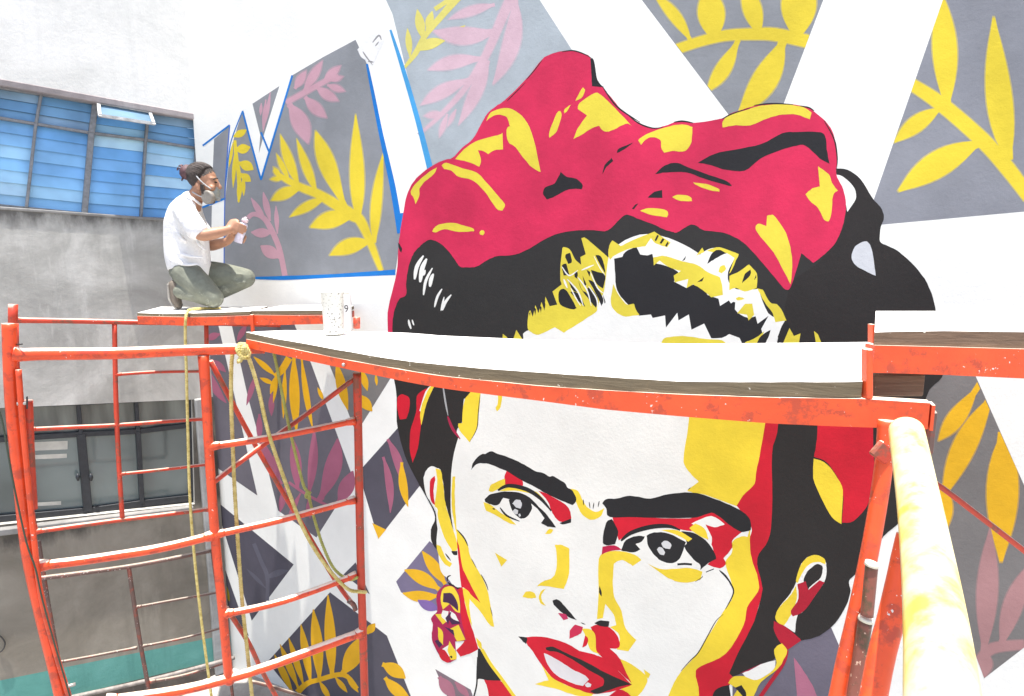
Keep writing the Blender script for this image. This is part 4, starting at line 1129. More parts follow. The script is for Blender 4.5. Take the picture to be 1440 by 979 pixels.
for txt, r in (('191,854 240,845 312,832', 0.010), ('80,932 130,923 192,911', 0.010), ('200,909 260,897 318,881', 0.010), ('211,959 262,949 322,930', 0.012)):
    tpart('rung', pl(on_f, txt), r, M_RUST, fl)
tpart('post', to_ground(pl(on_f, '298,774 306,832 316,900 328,985', -0.01)), 0.013, M_RUST, fl)
tpart('post', to_ground(pl(on_f, '54,760 68,850 92,985', -0.01)), 0.013, M_RUST, fl)

# ---------------------------------------------------------------- cross braces
def brace(txt, r, mat, label, fn=on_n, off=-0.35, offs=None):
    pts = [tuple(float(q) for q in t_.split(',')) for t_ in txt.split()]
    P = [fn(x, y, (offs[i] if offs else off)) for i, (x, y) in enumerate(pts)]
    bm = tube_bm(P, r, 10)
    o = link('cross_brace', bm, mat, None, smooth=True)
    tag(o, label, 'brace', 'diagonal scaffold braces'); recenter(o)
    return o
brace('296,508 360,628 425,738 472,817 497,851', 0.0115, M_OR2, 'long red diagonal brace falling from the second post to the third post', offs=[-0.05, -0.2, -0.2, -0.1, -0.03])
brace('499,532 462,560 394,609 340,648 298,680', 0.0125, M_OR2, 'red diagonal brace rising from the second post to the deck corner above the third post', offs=[-0.03, -0.08, -0.1, -0.08, -0.04])
brace('318,855 349,903 369,945 394,990', 0.0115, M_OR2, 'dull red diagonal brace below the lowest rung', offs=[-0.05, -0.12, -0.2, -0.25])
brace('352,958 390,968 440,984', 0.009, M_RUST, 'thin dark brace crossing at the bottom near the leaf panel', off=-0.3)
brace('1300,672 1322,684 1380,728 1455,786', 0.0105, M_OR2, 'orange diagonal brace at the right edge behind the bright pipe', fn=lambda x, y, o: at_y(x, y, 2.05 + o), off=0.0)
# clamp at the end of the long brace
clamp = link('brace_clamp', tube_bm(pl(on_n, '490,845 497,850 500,858', 0.0), 0.012, 10), M_RUST, None, smooth=True)
tag(clamp, 'small rusty clamp at the lower end of the long red brace', 'clamp'); recenter(clamp)

# ---------------------------------------------------------------- near deck
H1 = EYE - 0.36
A_F = on_n(346, 476); A_F.z = 0
B_F = at_y(1310, 562, 1.56); B_F.z = 0
FN = Vector((-(B_F - A_F).y, (B_F - A_F).x, 0)).normalized()
def on_front(px, py, off=0.0): return on_plane(px, py, A_F + FN * off, FN)
A_B = at_y(357, 466.5, 3.05); A_B.z = 0
B_B = at_y(1228, 481, 2.70); B_B.z = 0
BN = Vector((-(B_B - A_B).y, (B_B - A_B).x, 0)).normalized()
def on_back(px, py): return on_plane(px, py, A_B, BN)
def interp(txt, xs):
    P = [tuple(float(q) for q in t_.split(',')) for t_ in txt.split()]
    out = []
    for x in xs:
        for (x0, y0), (x1, y1) in zip(P[:-1], P[1:]):
            if x <= x1 or (x1, y1) == P[-1]:
                out.append((x, y0 + (y1 - y0) * (x - x0) / (x1 - x0))); break
    return out
NST = 40
fx = [346 + (1213 - 346) * i / NST for i in range(NST + 1)]
TOPL = '346,467 380,475 449,487 503,497 570,508 620,513 700,520 760,524 850,530 960,537 1080,537.5 1213,537'
LOWL = '346,476 380,484 480,504 570,520 620,528 760,542 850,548 960,554 1080,557 1213,559'
front = [on_front(x, y) for x, y in interp(TOPL, fx)]
flow = [on_front(x, y) for x, y in interp(LOWL, fx)]
rr = random.Random(3)
th = [max(0.012, (a - b_).length) for a, b_ in zip(front, flow)]
for i in range(len(front)):                                     # ragged, chipped front edge
    j = rr.uniform(-0.004, 0.004)
    front[i] = front[i] + FN * j
bx = [357 + (1228 - 357) * i / NST for i in range(NST + 1)]
BACKL = '357,466.5 400,464.5 455,465 520,466.5 580,468.5 620,472 733,477 850,481 960,483.5 1100,482.5 1228,481'
back = [on_back(x, y) for x, y in interp(BACKL, bx)]
mid = [a.lerp(b_, 0.42) for a, b_ in zip(front, back)]
gap = [a.lerp(b_, 0.4275) + Vector((0, 0, -0.004)) for a, b_ in zip(front, back)]
deck = empty('scaffold_deck', (A_F + B_F) / 2 + Vector((0, 0, H1 - 0.1)), 'long sagging white topped plank deck in front of the portrait forehead', 'scaffold deck', 'plank decks of the scaffold')
def plank(name, f, b_, t_, root, edge=None):
    bm = bmesh.new()
    slab(bm, f, b_, t_)
    for fc in bm.faces: fc.material_index = 0 if fc.normal.z > 0.6 else 1
    return link(name, bm, [M_PLYTOP, edge or M_PLYEDGE], root)
plank('plank', front, mid, th, deck)
plank('plank', gap, back, 0.032, deck)
# orange edge beam
ex = [346 + (1308 - 346) * i / NST for i in range(NST + 1)]
BT = '346,477 480,505 570,521 620,529 760,543 850,549 960,555 1080,559 1213,561 1308,567'
BB = '346,489 480,517.5 570,537 620,546 700,556.5 760,564 850,576 960,586 1080,595.5 1180,600 1240,602 1308,604'
btop = [on_front(x, y, -0.006) for x, y in interp(BT, ex)]
bbot = [on_front(x, y, -0.006) for x, y in interp(BB, ex)]
bm = bmesh.new()
slab(bm, btop, [p + FN * 0.045 for p in btop], [(a - b_).length for a, b_ in zip(btop, bbot)])
link('edge_beam', bm, M_BEAM, deck)
bm = bmesh.new()                                                # beam's far twin under the back plank
b2 = [p + Vector((0, 0, -0.04)) - BN * 0.02 for p in back]
slab(bm, [p - BN * 0.04 for p in b2], b2, 0.05)
link('edge_beam', bm, M_BEAM, deck)
for f in (0.02, 0.35, 0.68):                             # cross bearers
    i = int(f * NST)
    bm = bmesh.new()
    a, c = bbot[i] + Vector((0, 0, 0.01)) + FN * 0.05, b2[i] + Vector((0, 0, -0.05))
    add_bar(bm, a, c, 0.03, 0.03, Vector((0, 0, 1)))
    link('bearer', bm, M_OR2, deck)
bm = bmesh.new()
add_box(bm, on_front(1308.5, 585, 0.02), (B_F - A_F).normalized(), FN, Vector((0, 0, 1)), 0.004, 0.026, 0.035)
link('end_plate', bm, M_BEAM, deck)
bm = bmesh.new()
bmesh.ops.create_uvsphere(bm, u_segments=10, v_segments=6, radius=0.008, matrix=Matrix.Translation(on_front(483, 513, -0.012)))
link('bolt', bm, M_STEEL, deck, smooth=True)

# ---------------------------------------------------------------- far deck (under the painter)
H2 = 0.345
Z2 = EYE - H2
def deck_pts(txt, xs, Y): return [at_y(x, y, Y) for x, y in interp(txt, xs)]
dk = empty('scaffold_deck', at_y(324, 450, 4.2), 'far narrow plank deck that the painter kneels on, red edged, left of the long deck', 'scaffold deck', 'plank decks of the scaffold')
xs = [193 + (352 - 193) * i / 12 for i in range(13)]
yf = 4.12
f1 = [Vector((at_y(x, 440, yf).x, yf, at_y(x, y, yf).z)) for x, y in interp('193,440 230,441.5 262,441 310,439.5 352,438', xs)]
zb = sum(p.z for p in f1) / len(f1)
k1 = [Vector((p.x * 1.08 + 0.02, 4.72, zb + (p.z - zb) * 0.3)) for p in f1]
bm = bmesh.new()
plank('plank', f1, k1, 0.022, dk)
xs2 = [354 + (474 - 354) * i / 8 for i in range(9)]
f2 = [Vector((at_y(x, 440, yf).x, yf, at_y(x, y, yf).z)) for x, y in interp('354,437.3 400,437 474,436.5', xs2)]
k2 = [Vector((p.x, min(4.70, (3.73 + 0.4068 * -p.x) / 0.9136 - 0.06), p.z)) for p in f2]
plank('plank', f2, k2, 0.026, dk)
for xa, tx, bx_ in ((xs, '193,444.5 262,446 310,445.5 352,443.5', '193,455.5 230,457 262,458.5 310,457 352,456.5'), (xs2, '354,443 400,443.5 474,443.5', '354,457.5 400,457 474,455')):
    t_ = [at_y(x, y, yf - 0.012) for x, y in interp(tx, xa)]
    b_ = [at_y(x, y, yf - 0.012) for x, y in interp(bx_, xa)]
    bm = bmesh.new()
    slab(bm, t_, [p + Vector((0, 0.045, 0)) for p in t_], [(a - c).length for a, c in zip(t_, b_)])
    link('edge_beam', bm, M_BEAM, dk)
bm = bmesh.new()
add_box(bm, at_y(355, 455, yf - 0.03), Vector((1, 0, 0)), Vector((0, 1, 0)), Vector((0, 0, 1)), 0.010, 0.010, 0.062)
bevel(bm, 0.002)
link('deck_hook', bm, M_BEAM, dk)
bm = bmesh.new()
add_bar(bm, k1[0] + Vector((0, -0.02, -0.06)), k2[-1] + Vector((0, -0.02, -0.06)), 0.04, 0.05, Vector((0, 0, 1)))
link('edge_beam', bm, M_OR2, dk)
# small plank showing behind the long deck's left end
# ---------------------------------------------------------------- right deck
yr = 1.66
dr = empty('scaffold_deck', at_y(1400, 500, yr + 0.2), 'raised plank deck at the right edge with a thick orange edge beam', 'scaffold deck', 'plank decks of the scaffold')
xr = [1230 + (1720 - 1230) * i / 20 for i in range(21)]
f3 = [at_y(x, y, yr) for x, y in interp('1230,467.5 1260,466.5 1330,465.5 1400,466.5 1440,467 1720,470', xr)]
f3b = [at_y(x, y, yr) for x, y in interp('1230,484.5 1330,487 1440,490 1720,498', xr)]
k3 = [Vector((p.x * (2.36 / yr) * (1.0 if i else 0.998) - 0.0 if i == 0 else p.x * (2.36 / yr), 2.36, at_y(1300, 437.5, 2.36).z)) for i, p in enumerate(f3)]
plank('plank', f3, k3, [(a - b_).length for a, b_ in zip(f3, f3b)], dr, M_BLOCK)
t3 = [at_y(x, y, yr - 0.008) for x, y in interp('1226,485.5 1330,488 1440,491 1720,499', xr)]
b3 = [at_y(x, y, yr - 0.008) for x, y in interp('1226,524 1330,527 1440,532 1720,544', xr)]
bm = bmesh.new()
slab(bm, t3, [p + Vector((0, 0.045, 0)) for p in t3], [(a - b_).length for a, b_ in zip(t3, b3)])
link('edge_beam', bm, M_BEAM, dr)
bm = bmesh.new()
slab(bm, [p + Vector((0, -0.06, -0.045)) for p in k3], [p + Vector((0, -0.01, -0.045)) for p in k3], 0.07)
link('edge_beam', bm, M_BEAM, dr)
bm = bmesh.new()
c0, c1 = at_y(1219.5, 490, yr - 0.01), at_y(1219.5, 560, yr - 0.03)
add_bar(bm, c0, c1, 0.018, 0.03, Vector((0, 1, 0)))
bevel(bm, 0.003)
link('deck_hook', bm, M_BEAM, dr)
bm = bmesh.new()
add_bar(bm, at_y(1226, 456, 2.2), at_y(1226, 482, 2.2), 0.012, 0.03, Vector((0, 1, 0)))
link('deck_hook', bm, M_BEAM, dr)
bm = bmesh.new()
blk = (at_y(1227, 541, 1.76) + at_y(1299, 541, 1.76)) / 2
hx = (at_y(1299, 541, 1.76) - at_y(1227, 541, 1.76)).length / 2
add_box(bm, blk + Vector((0.004, 0.035, -0.003)), Vector((1, 0, 0)), Vector((0, 1, 0)), Vector((0, 0, 1)), hx, 0.035, 0.034)
bevel(bm, 0.004)
o = link('timber_block', bm, M_BLOCK, None)
tag(o, 'brown timber packing block wedged between the long deck and the raised right deck', 'wood block'); recenter(o)

# ---------------------------------------------------------------- right end frame
pr = [at_y(x, y, 1.60 - (y - 600) * 0.0002) for x, y in ((1247, 590), (1242, 660), (1226, 760), (1205, 860), (1178, 979))]
fr2 = empty('scaffold', Vector((pr[-1].x, pr[-1].y, 0)), 'orange scaffold with brown coupling pins beside the thick bright pipe', 'scaffold', 'orange scaffold frames')
tpart('post', to_ground(pr), 0.0225, M_BEAM, fr2)
bm = bmesh.new()
add_box(bm, at_y(1262, 620, 1.62), Vector((1, 0, 0)), Vector((0, 1, 0)), Vector((0, 0, 1)), 0.05, 0.012, 0.045)
bevel(bm, 0.004)
link('corner_bracket', bm, M_BEAM, fr2)
bm = bmesh.new()
c = at_y(1241, 636, 1.575)
ax = Vector((0.8, 0, -0.6)); az = Vector((0.6, 0, 0.8))
add_box(bm, c, ax, Vector((0, 1, 0)), az, 0.026, 0.010, 0.024)
bevel(bm, 0.004)
link('bracket_plate', bm, M_OR2, fr2)
bm = bmesh.new()
add_box(bm, at_y(1305, 607, 1.66), Vector((1, 0, 0)), Vector((0, 1, 0)), Vector((0, 0, 1)), 0.012, 0.02, 0.065)
bevel(bm, 0.006)
link('corner_bracket', bm, M_RUST, fr2)
def pin(a, b_, r):
    return [at_y(a[0], a[1], 1.5), at_y((a[0] + b_[0]) / 2, (a[1] + b_[1]) / 2, 1.49), at_y(b_[0], b_[1], 1.48)]
tpart('coupling_pin', pin((1226, 794), (1219, 866), 0), 0.0155, M_PINB, fr2)
tpart('coupling_pin', pin((1217, 872), (1199, 990), 0), 0.0175, M_PINB, fr2)
for (px, py, r) in ((1225.8, 793, 0.0165), (1217.8, 870, 0.0185)):
    bm = bmesh.new()
    c = at_y(px, py, 1.495)
    add_loft(bm, [c + Vector((0.001, 0, 0.005)), c + Vector((-0.001, 0, -0.006))], [r * 0.96, r * 1.05], 14)
    link('pin_highlight', bm, simple('painted_pin_highlight', (0.72, 0.68, 0.55), 0.4, 0.2, 30), fr2)  # pale ring paints the bright highlight on the pin end
tpart('post', to_ground([at_y(x, y, 1.08 - (y - 770) * 0.0004) for x, y in ((1277, 752), (1269, 800), (1253, 870), (1228, 979))]), [0.019, 0.0225, 0.0225, 0.0225, 0.0225, 0.0225, 0.0225], M_BEAM, fr2)
def pipe_mat():
    m, t, b = mat_new('worn_sunblown_pipe_paint')
    v = world_vec(t)
    n = noise(t, 12, 5, 0.65, v, 0.2)
    c = ramp(t, n, [(0.40, (0.86, 0.76, 0.44, 1)), (0.54, (0.86, 0.69, 0.26, 1)), (0.66, (0.85, 0.58, 0.08, 1))])  # worn yellow; the pale patches also paint in blown-out sunlight
    t.links.new(c, b.inputs['Base Color'])
    b.inputs['Roughness'].default_value = 0.3
    bump(t, noise(t, 60, 4, 0.6, v), 0.12, 0.003, b)
    return m
pp = [at_y(1276, 614, 1.28), at_y(1291, 700, 1.05), at_y(1306, 800, 0.82), at_y(1318, 900, 0.66), at_y(1327, 1010, 0.545)]
rad = [0.0345, 0.035, 0.035, 0.0345, 0.034]
pipe2 = link('guard_pipe', tube_bm([pp[0] + (pp[0] - pp[1]).normalized() * 0.03] + pp + [pp[-1] + (pp[-1] - pp[-2]) * 1.5], [0.022] + [0.035] * 10, 24, 6), pipe_mat(), None, smooth=True)
tag(pipe2, 'thick worn yellow pipe with painted sun glare running towards the viewer at lower right', 'pipe'); recenter(pipe2)

# ---------------------------------------------------------------- ropes
def rope_mat():
    m, t, b = mat_new('yellow_twisted_rope')
    v = world_vec(t)
    c = ramp(t, noise(t, 40, 3, 0.6, v), [(0.3, (0.42, 0.31, 0.07, 1)), (0.6, (0.66, 0.55, 0.22, 1))])
    t.links.new(c, b.inputs['Base Color'])
    b.inputs['Roughness'].default_value = 0.8
    return m
M_ROPE = rope_mat()
M_ROPEG = simple('greenish_rope', (0.36, 0.36, 0.10), 0.8, 0.25, 40)
def rope_bm(pts, r, strands=3, pitch=0.035, n=10):
    sm = catmull(pts, n)
    # resample evenly
    out = [sm[0]]
    acc = 0.0
    step = pitch / 7
    for a, b_ in zip(sm[:-1], sm[1:]):
        d = (b_ - a).length
        while acc + d >= step:
            tt_ = (step - acc) / d
            a = a.lerp(b_, tt_)
            out.append(a.copy()); d = (b_ - a).length; acc = 0.0
        acc += d
    bm = bmesh.new()
    ring = []
    prev = Vector((1, 0, 0))
    P = []
    for i, p in enumerate(out):
        t_ = (out[min(i + 1, len(out) - 1)] - out[max(i - 1, 0)]).normalized()
        prev = (prev - t_ * prev.dot(t_)).normalized()
        P.append((p, prev.copy(), t_.cross(prev)))
    for s in range(strands):
        pts_ = []
        for i, (p, a, b_) in enumerate(P):
            an = 2 * math.pi * (i / 7 + s / strands)
            pts_.append(p + (a * math.cos(an) + b_ * math.sin(an)) * r * 0.5)
        if len(pts_) > 1: add_loft(bm, pts_, r * 0.58, 6)
    return bm
def rope(parts, r, mat, label, group='ropes tied to the scaffold', knot=None):
    o = None
    for pts in parts:
        o2 = link('rope' if o is None else 'rope_tail', rope_bm(pts, r), mat, o, smooth=True)
        if o is None: o = o2; tag(o, label, 'rope', group)
    if knot is not None: link('knot', knot, mat, o, smooth=True)
    return o
Yd = yf - 0.05
zt = Vector((0, 0, 0.012))
r1 = [at_y(310, 434.0, 4.5), at_y(288, 433.8, 4.38), at_y(274, 434.6, 4.25), at_y(265, 437, 4.12)] + [at_y(x, y, Yd - 0.02) for x, y in ((261.5, 446), (260.5, 470), (262, 520), (264, 600), (267, 700), (274, 790), (284, 880), (298, 985))]
rope([r1], 0.0098, M_ROPE, 'yellow rope lying over the far deck and hanging straight down below the painter')
r2 = [on_n(x, y, -0.06) for x, y in ((331, 488), (326, 505), (325, 560), (327, 620), (330, 690), (335, 770), (340, 840), (346, 900), (355, 985))]
rope([r2], 0.009, M_ROPE, 'yellow rope hanging straight down from the sunlit top rail behind the third post')
r3 = [on_n(x, y, o) for x, y, o in ((346, 498, 0.04), (352, 510, 0.035), (364, 550, 0.03), (378, 610, 0.03), (402, 680, 0.03), (424, 738, 0.025), (446, 778, 0.02), (470, 810, 0.02), (490, 829, 0.02), (505, 832, 0.03), (516, 833, 0.03))]
kb = bmesh.new()
kp = [on_n(x, y, o) for x, y, o in ((338, 484, 0.0), (334, 492, 0.045), (341, 500, 0.05), (347, 490, 0.05), (340, 484, 0.045), (336, 496, 0.05), (345, 503, 0.055), (350, 497, 0.05), (343, 488, 0.055), (338, 506, 0.05), (334, 508, 0.05))]
kb = rope_bm(kp, 0.011)
rope([r3], 0.009, M_ROPE, 'yellow rope knotted at the end of the top rail, slanting down to the third post', knot=kb)
r4 = [on_n(x, y, o) for x, y, o in ((381, 478, -0.03), (388, 510, -0.03), (398, 560, -0.06), (411, 620, -0.08), (426, 680, -0.08), (433, 694, -0.08), (442, 730, -0.06), (455, 770, -0.04), (470, 800, -0.02), (490, 815, 0.0), (503, 812, 0.03))]
k4 = rope_bm([on_n(x, y, -0.07) for x, y in ((434, 690), (430, 698), (436, 700), (431, 692), (438, 694))], 0.008)
rope([r4], 0.0075, M_ROPEG, 'thin greenish cord with a small knot hanging below the long deck', knot=k4)

# ---------------------------------------------------------------- paint pots on the long deck
def cup_mat():
    m, t, b = mat_new('speckled_cup')
    v = world_vec(t)
    c = ramp(t, noise(t, 95, 3, 0.55, v), [(0.355, (0.16, 0.15, 0.14, 1)), (0.40, (0.56, 0.55, 0.50, 1))])
    t.links.new(c, b.inputs['Base Color'])
    b.inputs['Roughness'].default_value = 0.35
    return m
def deck_z(p):
    """height of the long deck's top under p"""
    best = min(range(len(front)), key=lambda i: abs((front[i].lerp(back[i], 0.5) - p).dot((B_F - A_F).normalized())))
    a, b_ = front[best], back[best]
    f = max(0, min(1, (p - a).dot(b_ - a) / (b_ - a).length_squared))
    return a.lerp(b_, f).z
cb_ = at_y(470, 479, 2.86)
cb_.z = deck_z(cb_) + 0.001
hc = 0.201
bm = bmesh.new()
add_loft(bm, [cb_ + Vector((0, 0, z)) for z in (0, 0.004, 0.03, 0.12, hc - 0.008, hc - 0.004, hc)], [0.045, 0.047, 0.047, 0.050, 0.0525, 0.055, 0.055], 28, cap=False)
add_loft(bm, [cb_ + Vector((0, 0, z)) for z in (hc, hc - 0.004, 0.12, 0.02)], [0.053, 0.051, 0.0475, 0.045], 28, cap=False)
bmesh.ops.contextual_create(bm, geom=[e for e in bm.edges if e.is_boundary and all(abs(v.co.z - cb_.z) < 1e-4 for v in e.verts)])
bmesh.ops.contextual_create(bm, geom=[e for e in bm.edges if e.is_boundary and all(abs(v.co.z - cb_.z - 0.02) < 1e-4 for v in e.verts)])
o = link('paint_cup', bm, cup_mat(), None, smooth=True)
tag(o, 'white cup speckled with black paint spots standing on the long deck', 'cup'); recenter(o)
cc = at_y(480.5, 467.5, 3.0)
cc.z = deck_z(cc) + 0.001
hh = 0.185
can = empty('paint_can', cc, 'white paint can marked with a black 9 behind the speckled cup', 'paint can')
bm = bmesh.new()
add_loft(bm, [cc + Vector((0, 0, z)) for z in (0, 0.006, hh - 0.012, hh - 0.006, hh)], [0.052, 0.054, 0.054, 0.056, 0.056], 28)
link('body', bm, simple('white_can', (0.78, 0.78, 0.78), 0.4, 0.04, 20, 0.0), can, smooth=False)
bm = bmesh.new()
add_loft(bm, [cc + Vector((0, 0, hh)), cc + Vector((0, 0, hh + 0.004))], [0.048, 0.046], 28)
link('lid', bm, M_STEEL, can)
cu = bpy.data.curves.new('digit', 'FONT')
cu.body = '9'
cu.size = 0.05
cu.align_x = 'CENTER'
to = bpy.data.objects.new('digit_source', cu)
me = bpy.data.meshes.new_from_object(to)
bm = bmesh.new(); bm.from_mesh(me)
bpy.data.objects.remove(to); bpy.data.curves.remove(cu); bpy.data.meshes.remove(me)
bmesh.ops.triangulate(bm, faces=bm.faces[:])
for v in bm.verts:                                              # wrap the digit round the can
    a = v.co.x / 0.0548 + R(46) - math.atan2(-cc.x, cc.y) * 0
    z = v.co.y
    v.co = cc + Vector((0.0548 * math.sin(a), -0.0548 * math.cos(a), 0.098 + z))
link('digit', bm, simple('black_print', (0.03, 0.03, 0.03), 0.5, 0.1, 20, 0), can)
# ---------------------------------------------------------------- the painter
PY = 4.55
def q(px, py, dy=0.0): return at_y(px, py, PY + dy)
def add_ell(bm, c, rx, ry, rz, rot=None, seg=16):
    m = Matrix.Translation(c) @ (rot.to_4x4() if rot is not None else Matrix.Identity(4)) @ Matrix.Diagonal((rx, ry, rz, 1))
    bmesh.ops.create_uvsphere(bm, u_segments=seg, v_segments=seg // 2 + 2, radius=1, matrix=m)
def fuse(bm, voxel, smooth=4, fac=0.5):
    """union the overlapping volumes of bm into one continuous skin"""
    bmesh.ops.recalc_face_normals(bm, faces=bm.faces)
    me = bpy.data.meshes.new('fuse')
    bm.to_mesh(me); bm.free()
    ob = bpy.data.objects.new('fuse', me)
    COL.objects.link(ob)
    m = ob.modifiers.new('r', 'REMESH'); m.mode = 'VOXEL'; m.voxel_size = voxel
    s = ob.modifiers.new('s', 'SMOOTH'); s.factor = fac; s.iterations = smooth
    dg = bpy.context.evaluated_depsgraph_get()
    me2 = bpy.data.meshes.new_from_object(ob.evaluated_get(dg))
    out = bmesh.new(); out.from_mesh(me2)
    bpy.data.objects.remove(ob); bpy.data.meshes.remove(me); bpy.data.meshes.remove(me2)
    return out
def limb(bm, pts, rad, ref=(0, 1, 0), n=5, segs=14):
    sm = catmull(pts, n)
    m = len(sm)
    rr_ = []
    for i in range(m):
        f = i / (m - 1) * (len(rad) - 1)
        j = min(int(f), len(rad) - 2); f -= j
        a = rad[j] if isinstance(rad[j], tuple) else (rad[j], rad[j])
        b_ = rad[j + 1] if isinstance(rad[j + 1], tuple) else (rad[j + 1], rad[j + 1])
        rr_.append((a[0] + (b_[0] - a[0]) * f, a[1] + (b_[1] - a[1]) * f))
    add_loft(bm, sm, rr_, segs, ref)
    for p, r in ((sm[0], rr_[0]), (sm[-1], rr_[-1])):
        add_ell(bm, p, min(r), min(r), min(r), seg=12)
M_SKIN = simple('skin', rgb(206, 152, 120, 0.62), 0.5, 0.08, 20, 0.05)
M_HAIR = simple('dark_brown_hair', (0.06, 0.045, 0.038), 0.42, 0.6, 70, 0.9, 0.012)
M_HAIR2 = simple('lighter_brown_hair', (0.078, 0.058, 0.049), 0.42, 0.4, 70, 0.5, 0.008)
M_SHIRT = simple('white_cotton', (0.78, 0.78, 0.78), 0.85, 0.03, 9, 0.5, 0.02)
M_TROUS = simple('olive_trousers', (0.115, 0.125, 0.09), 0.85, 0.2, 14, 0.5, 0.012)
def splash_sun_mat():
    m, t, b_ = mat_new('splashed_sunlit_olive_trousers')
    vv = world_vec(t)
    c = ramp(t, noise(t, 14, 5, 0.65, vv), [(0.3, (0.13, 0.138, 0.108, 1)), (0.7, (0.20, 0.21, 0.165, 1))])
    f = ramp(t, noise(t, 7.5, 6, 0.72, vv, 0.6), [(0.60, (0, 0, 0)), (0.70, (0.55, 0.55, 0.55))])  # pale patches: paint splashes plus sunlight painted into the cloth
    c = mix(t, f, c, (0.5, 0.5, 0.42, 1))
    t.links.new(c, b_.inputs['Base Color'])
    b_.inputs['Roughness'].default_value = 0.85
    bump(t, noise(t, 30, 5, 0.65, vv), 0.5, 0.012, b_)
    return m
M_TROUS = splash_sun_mat()
M_SHOE = simple('brown_suede', (0.14, 0.115, 0.09), 0.8, 0.3, 30)
M_SOLE = simple('grey_sole', (0.30, 0.28, 0.25), 0.8, 0.2, 30)
M_MASK = simple('grey_rubber', (0.30, 0.31, 0.28), 0.5, 0.1, 20)
M_CART = simple('taupe_cartridge', (0.26, 0.235, 0.20), 0.55, 0.12, 30)
M_WPL = simple('white_plastic', (0.72, 0.72, 0.72), 0.4, 0.05, 20)
base = q(275, 434, 0); base.z = zb + 0.003
man = empty('person', base, 'person in white T-shirt and olive trousers kneeling on the far deck in a respirator', 'person')
# --- body: head, neck, trunk, arms with hands, legs in one skin
bm = bmesh.new()
tilt = Matrix.Rotation(R(14), 3, 'Y')
add_ell(bm, q(285, 250.5), 0.100, 0.076, 0.094, tilt, 20)              # skull
add_ell(bm, q(295, 262), 0.062, 0.062, 0.088, tilt, 18)                # face
add_ell(bm, q(296, 276), 0.042, 0.046, 0.04, tilt, 14)                 # jaw and chin
add_ell(bm, q(300.5, 251.5), 0.028, 0.055, 0.014, tilt, 12)            # brow ridge
limb(bm, [q(304, 253), q(309, 263.5)], [0.010, 0.017], n=3, segs=10)   # nose
for s in (-1, 1):
    add_ell(bm, q(278.5, 262, s * 0.078), 0.020, 0.010, 0.030, Matrix.Rotation(R(-12), 3, 'Y'), 12)   # ears
    add_ell(bm, q(297.5, 264.5, s * 0.043), 0.028, 0.022, 0.024, tilt, 12)                            # cheekbones
limb(bm, [q(282, 268), q(275, 277), q(268, 290)], [0.056, 0.056, 0.075])
limb(bm, [q(263, 290), q(262, 320), q(264, 350), q(268, 385)], [(0.15, 0.08), (0.15, 0.11), (0.13, 0.11), (0.14, 0.11)])
near = [q(258, 294, -0.165), q(268, 312, -0.205), q(281, 330, -0.225), q(302, 328, -0.19), q(322, 323, -0.125)]
far = [q(266, 294, 0.16), q(278, 322, 0.18), q(292, 344, 0.16), q(307, 343, 0.09), q(321, 339, 0.015)]
limb(bm, near, [0.056, 0.050, 0.043, 0.042, 0.028])
limb(bm, far, [0.056, 0.050, 0.043, 0.040, 0.028])
def v(a, b_, t_): return a.lerp(b_, t_)
# near hand: palm against the back of the can, fingers closing round its near side
CT, CB = q(345.5, 307, -0.075), q(334.5, 341, -0.075)
cax = (CT - CB).normalized()
cmid = (CT + CB) / 2
cside = Vector((0, -1, 0)) - cax * Vector((0, -1, 0)).dot(cax); cside.normalize()      # towards the viewer
cback = cax.cross(cside)
if cback.x > 0: cback.negate()                                                           # towards the body
CR = 0.031
def around(h, ang, r):            # point round the can: ang 0 = body side, 90 = viewer side, 180 = wall side
    a = R(ang)
    return cmid + cax * h + (cback * math.cos(a) + cside * math.sin(a)) * r
pal = [near[-1], around(0.028, 20, CR + 0.035), around(0.030, 45, CR + 0.016)]
limb(bm, pal, [(0.022, 0.030), (0.020, 0.040), (0.014, 0.036)], ref=cside, n=4)
for h, ln, r_ in ((0.044, 150, 0.0090), (0.024, 168, 0.0095), (0.004, 160, 0.0090), (-0.014, 138, 0.0080)):
    limb(bm, [around(h, 40, CR + 0.018), around(h + 0.002, 40 + (ln - 40) * 0.35, CR + 0.014), around(h - 0.002, 40 + (ln - 40) * 0.7, CR + 0.0095), around(h - 0.006, ln, CR + 0.006)], [r_ * 1.12, r_ * 1.05, r_, r_ * 0.75], n=3, segs=8)
limb(bm, [around(0.020, 0, CR + 0.030), around(0.030, -30, CR + 0.018), around(0.040, -62, CR + 0.010), around(0.046, -90, CR + 0.006)], [0.014, 0.012, 0.0105, 0.008], n=3, segs=8)
# far hand: steadies the base of the can from the far side
pal = [far[-1], around(-0.050, -30, CR + 0.038), around(-0.052, -60, CR + 0.014)]
limb(bm, pal, [(0.022, 0.028), (0.018, 0.036), (0.013, 0.034)], ref=cside, n=4)
for h, ln, r_ in ((-0.034, -165, 0.0088), (-0.052, -178, 0.0092), (-0.069, -170, 0.0088), (-0.084, -150, 0.0078)):
    limb(bm, [around(h, -55, CR + 0.016), around(h, -55 + (ln + 55) * 0.4, CR + 0.013), around(h, -55 + (ln + 55) * 0.75, CR + 0.009), around(h - 0.003, ln, CR + 0.006)], [r_ * 1.1, r_ * 1.05, r_, r_ * 0.75], n=3, segs=8)
limb(bm, [around(-0.058, -10, CR + 0.034), around(-0.046, 20, CR + 0.018), around(-0.036, 48, CR + 0.009), around(-0.032, 66, CR + 0.006)], [0.014, 0.012, 0.010, 0.008], n=3, segs=8)
HIPN, KNN, ANN = q(264, 387, -0.10), q(301, 422, -0.15), q(249, 411, -0.13)
HIPF, KNF, ANF = q(276, 386, 0.10), q(347, 392, 0.14), q(303, 417, 0.12)
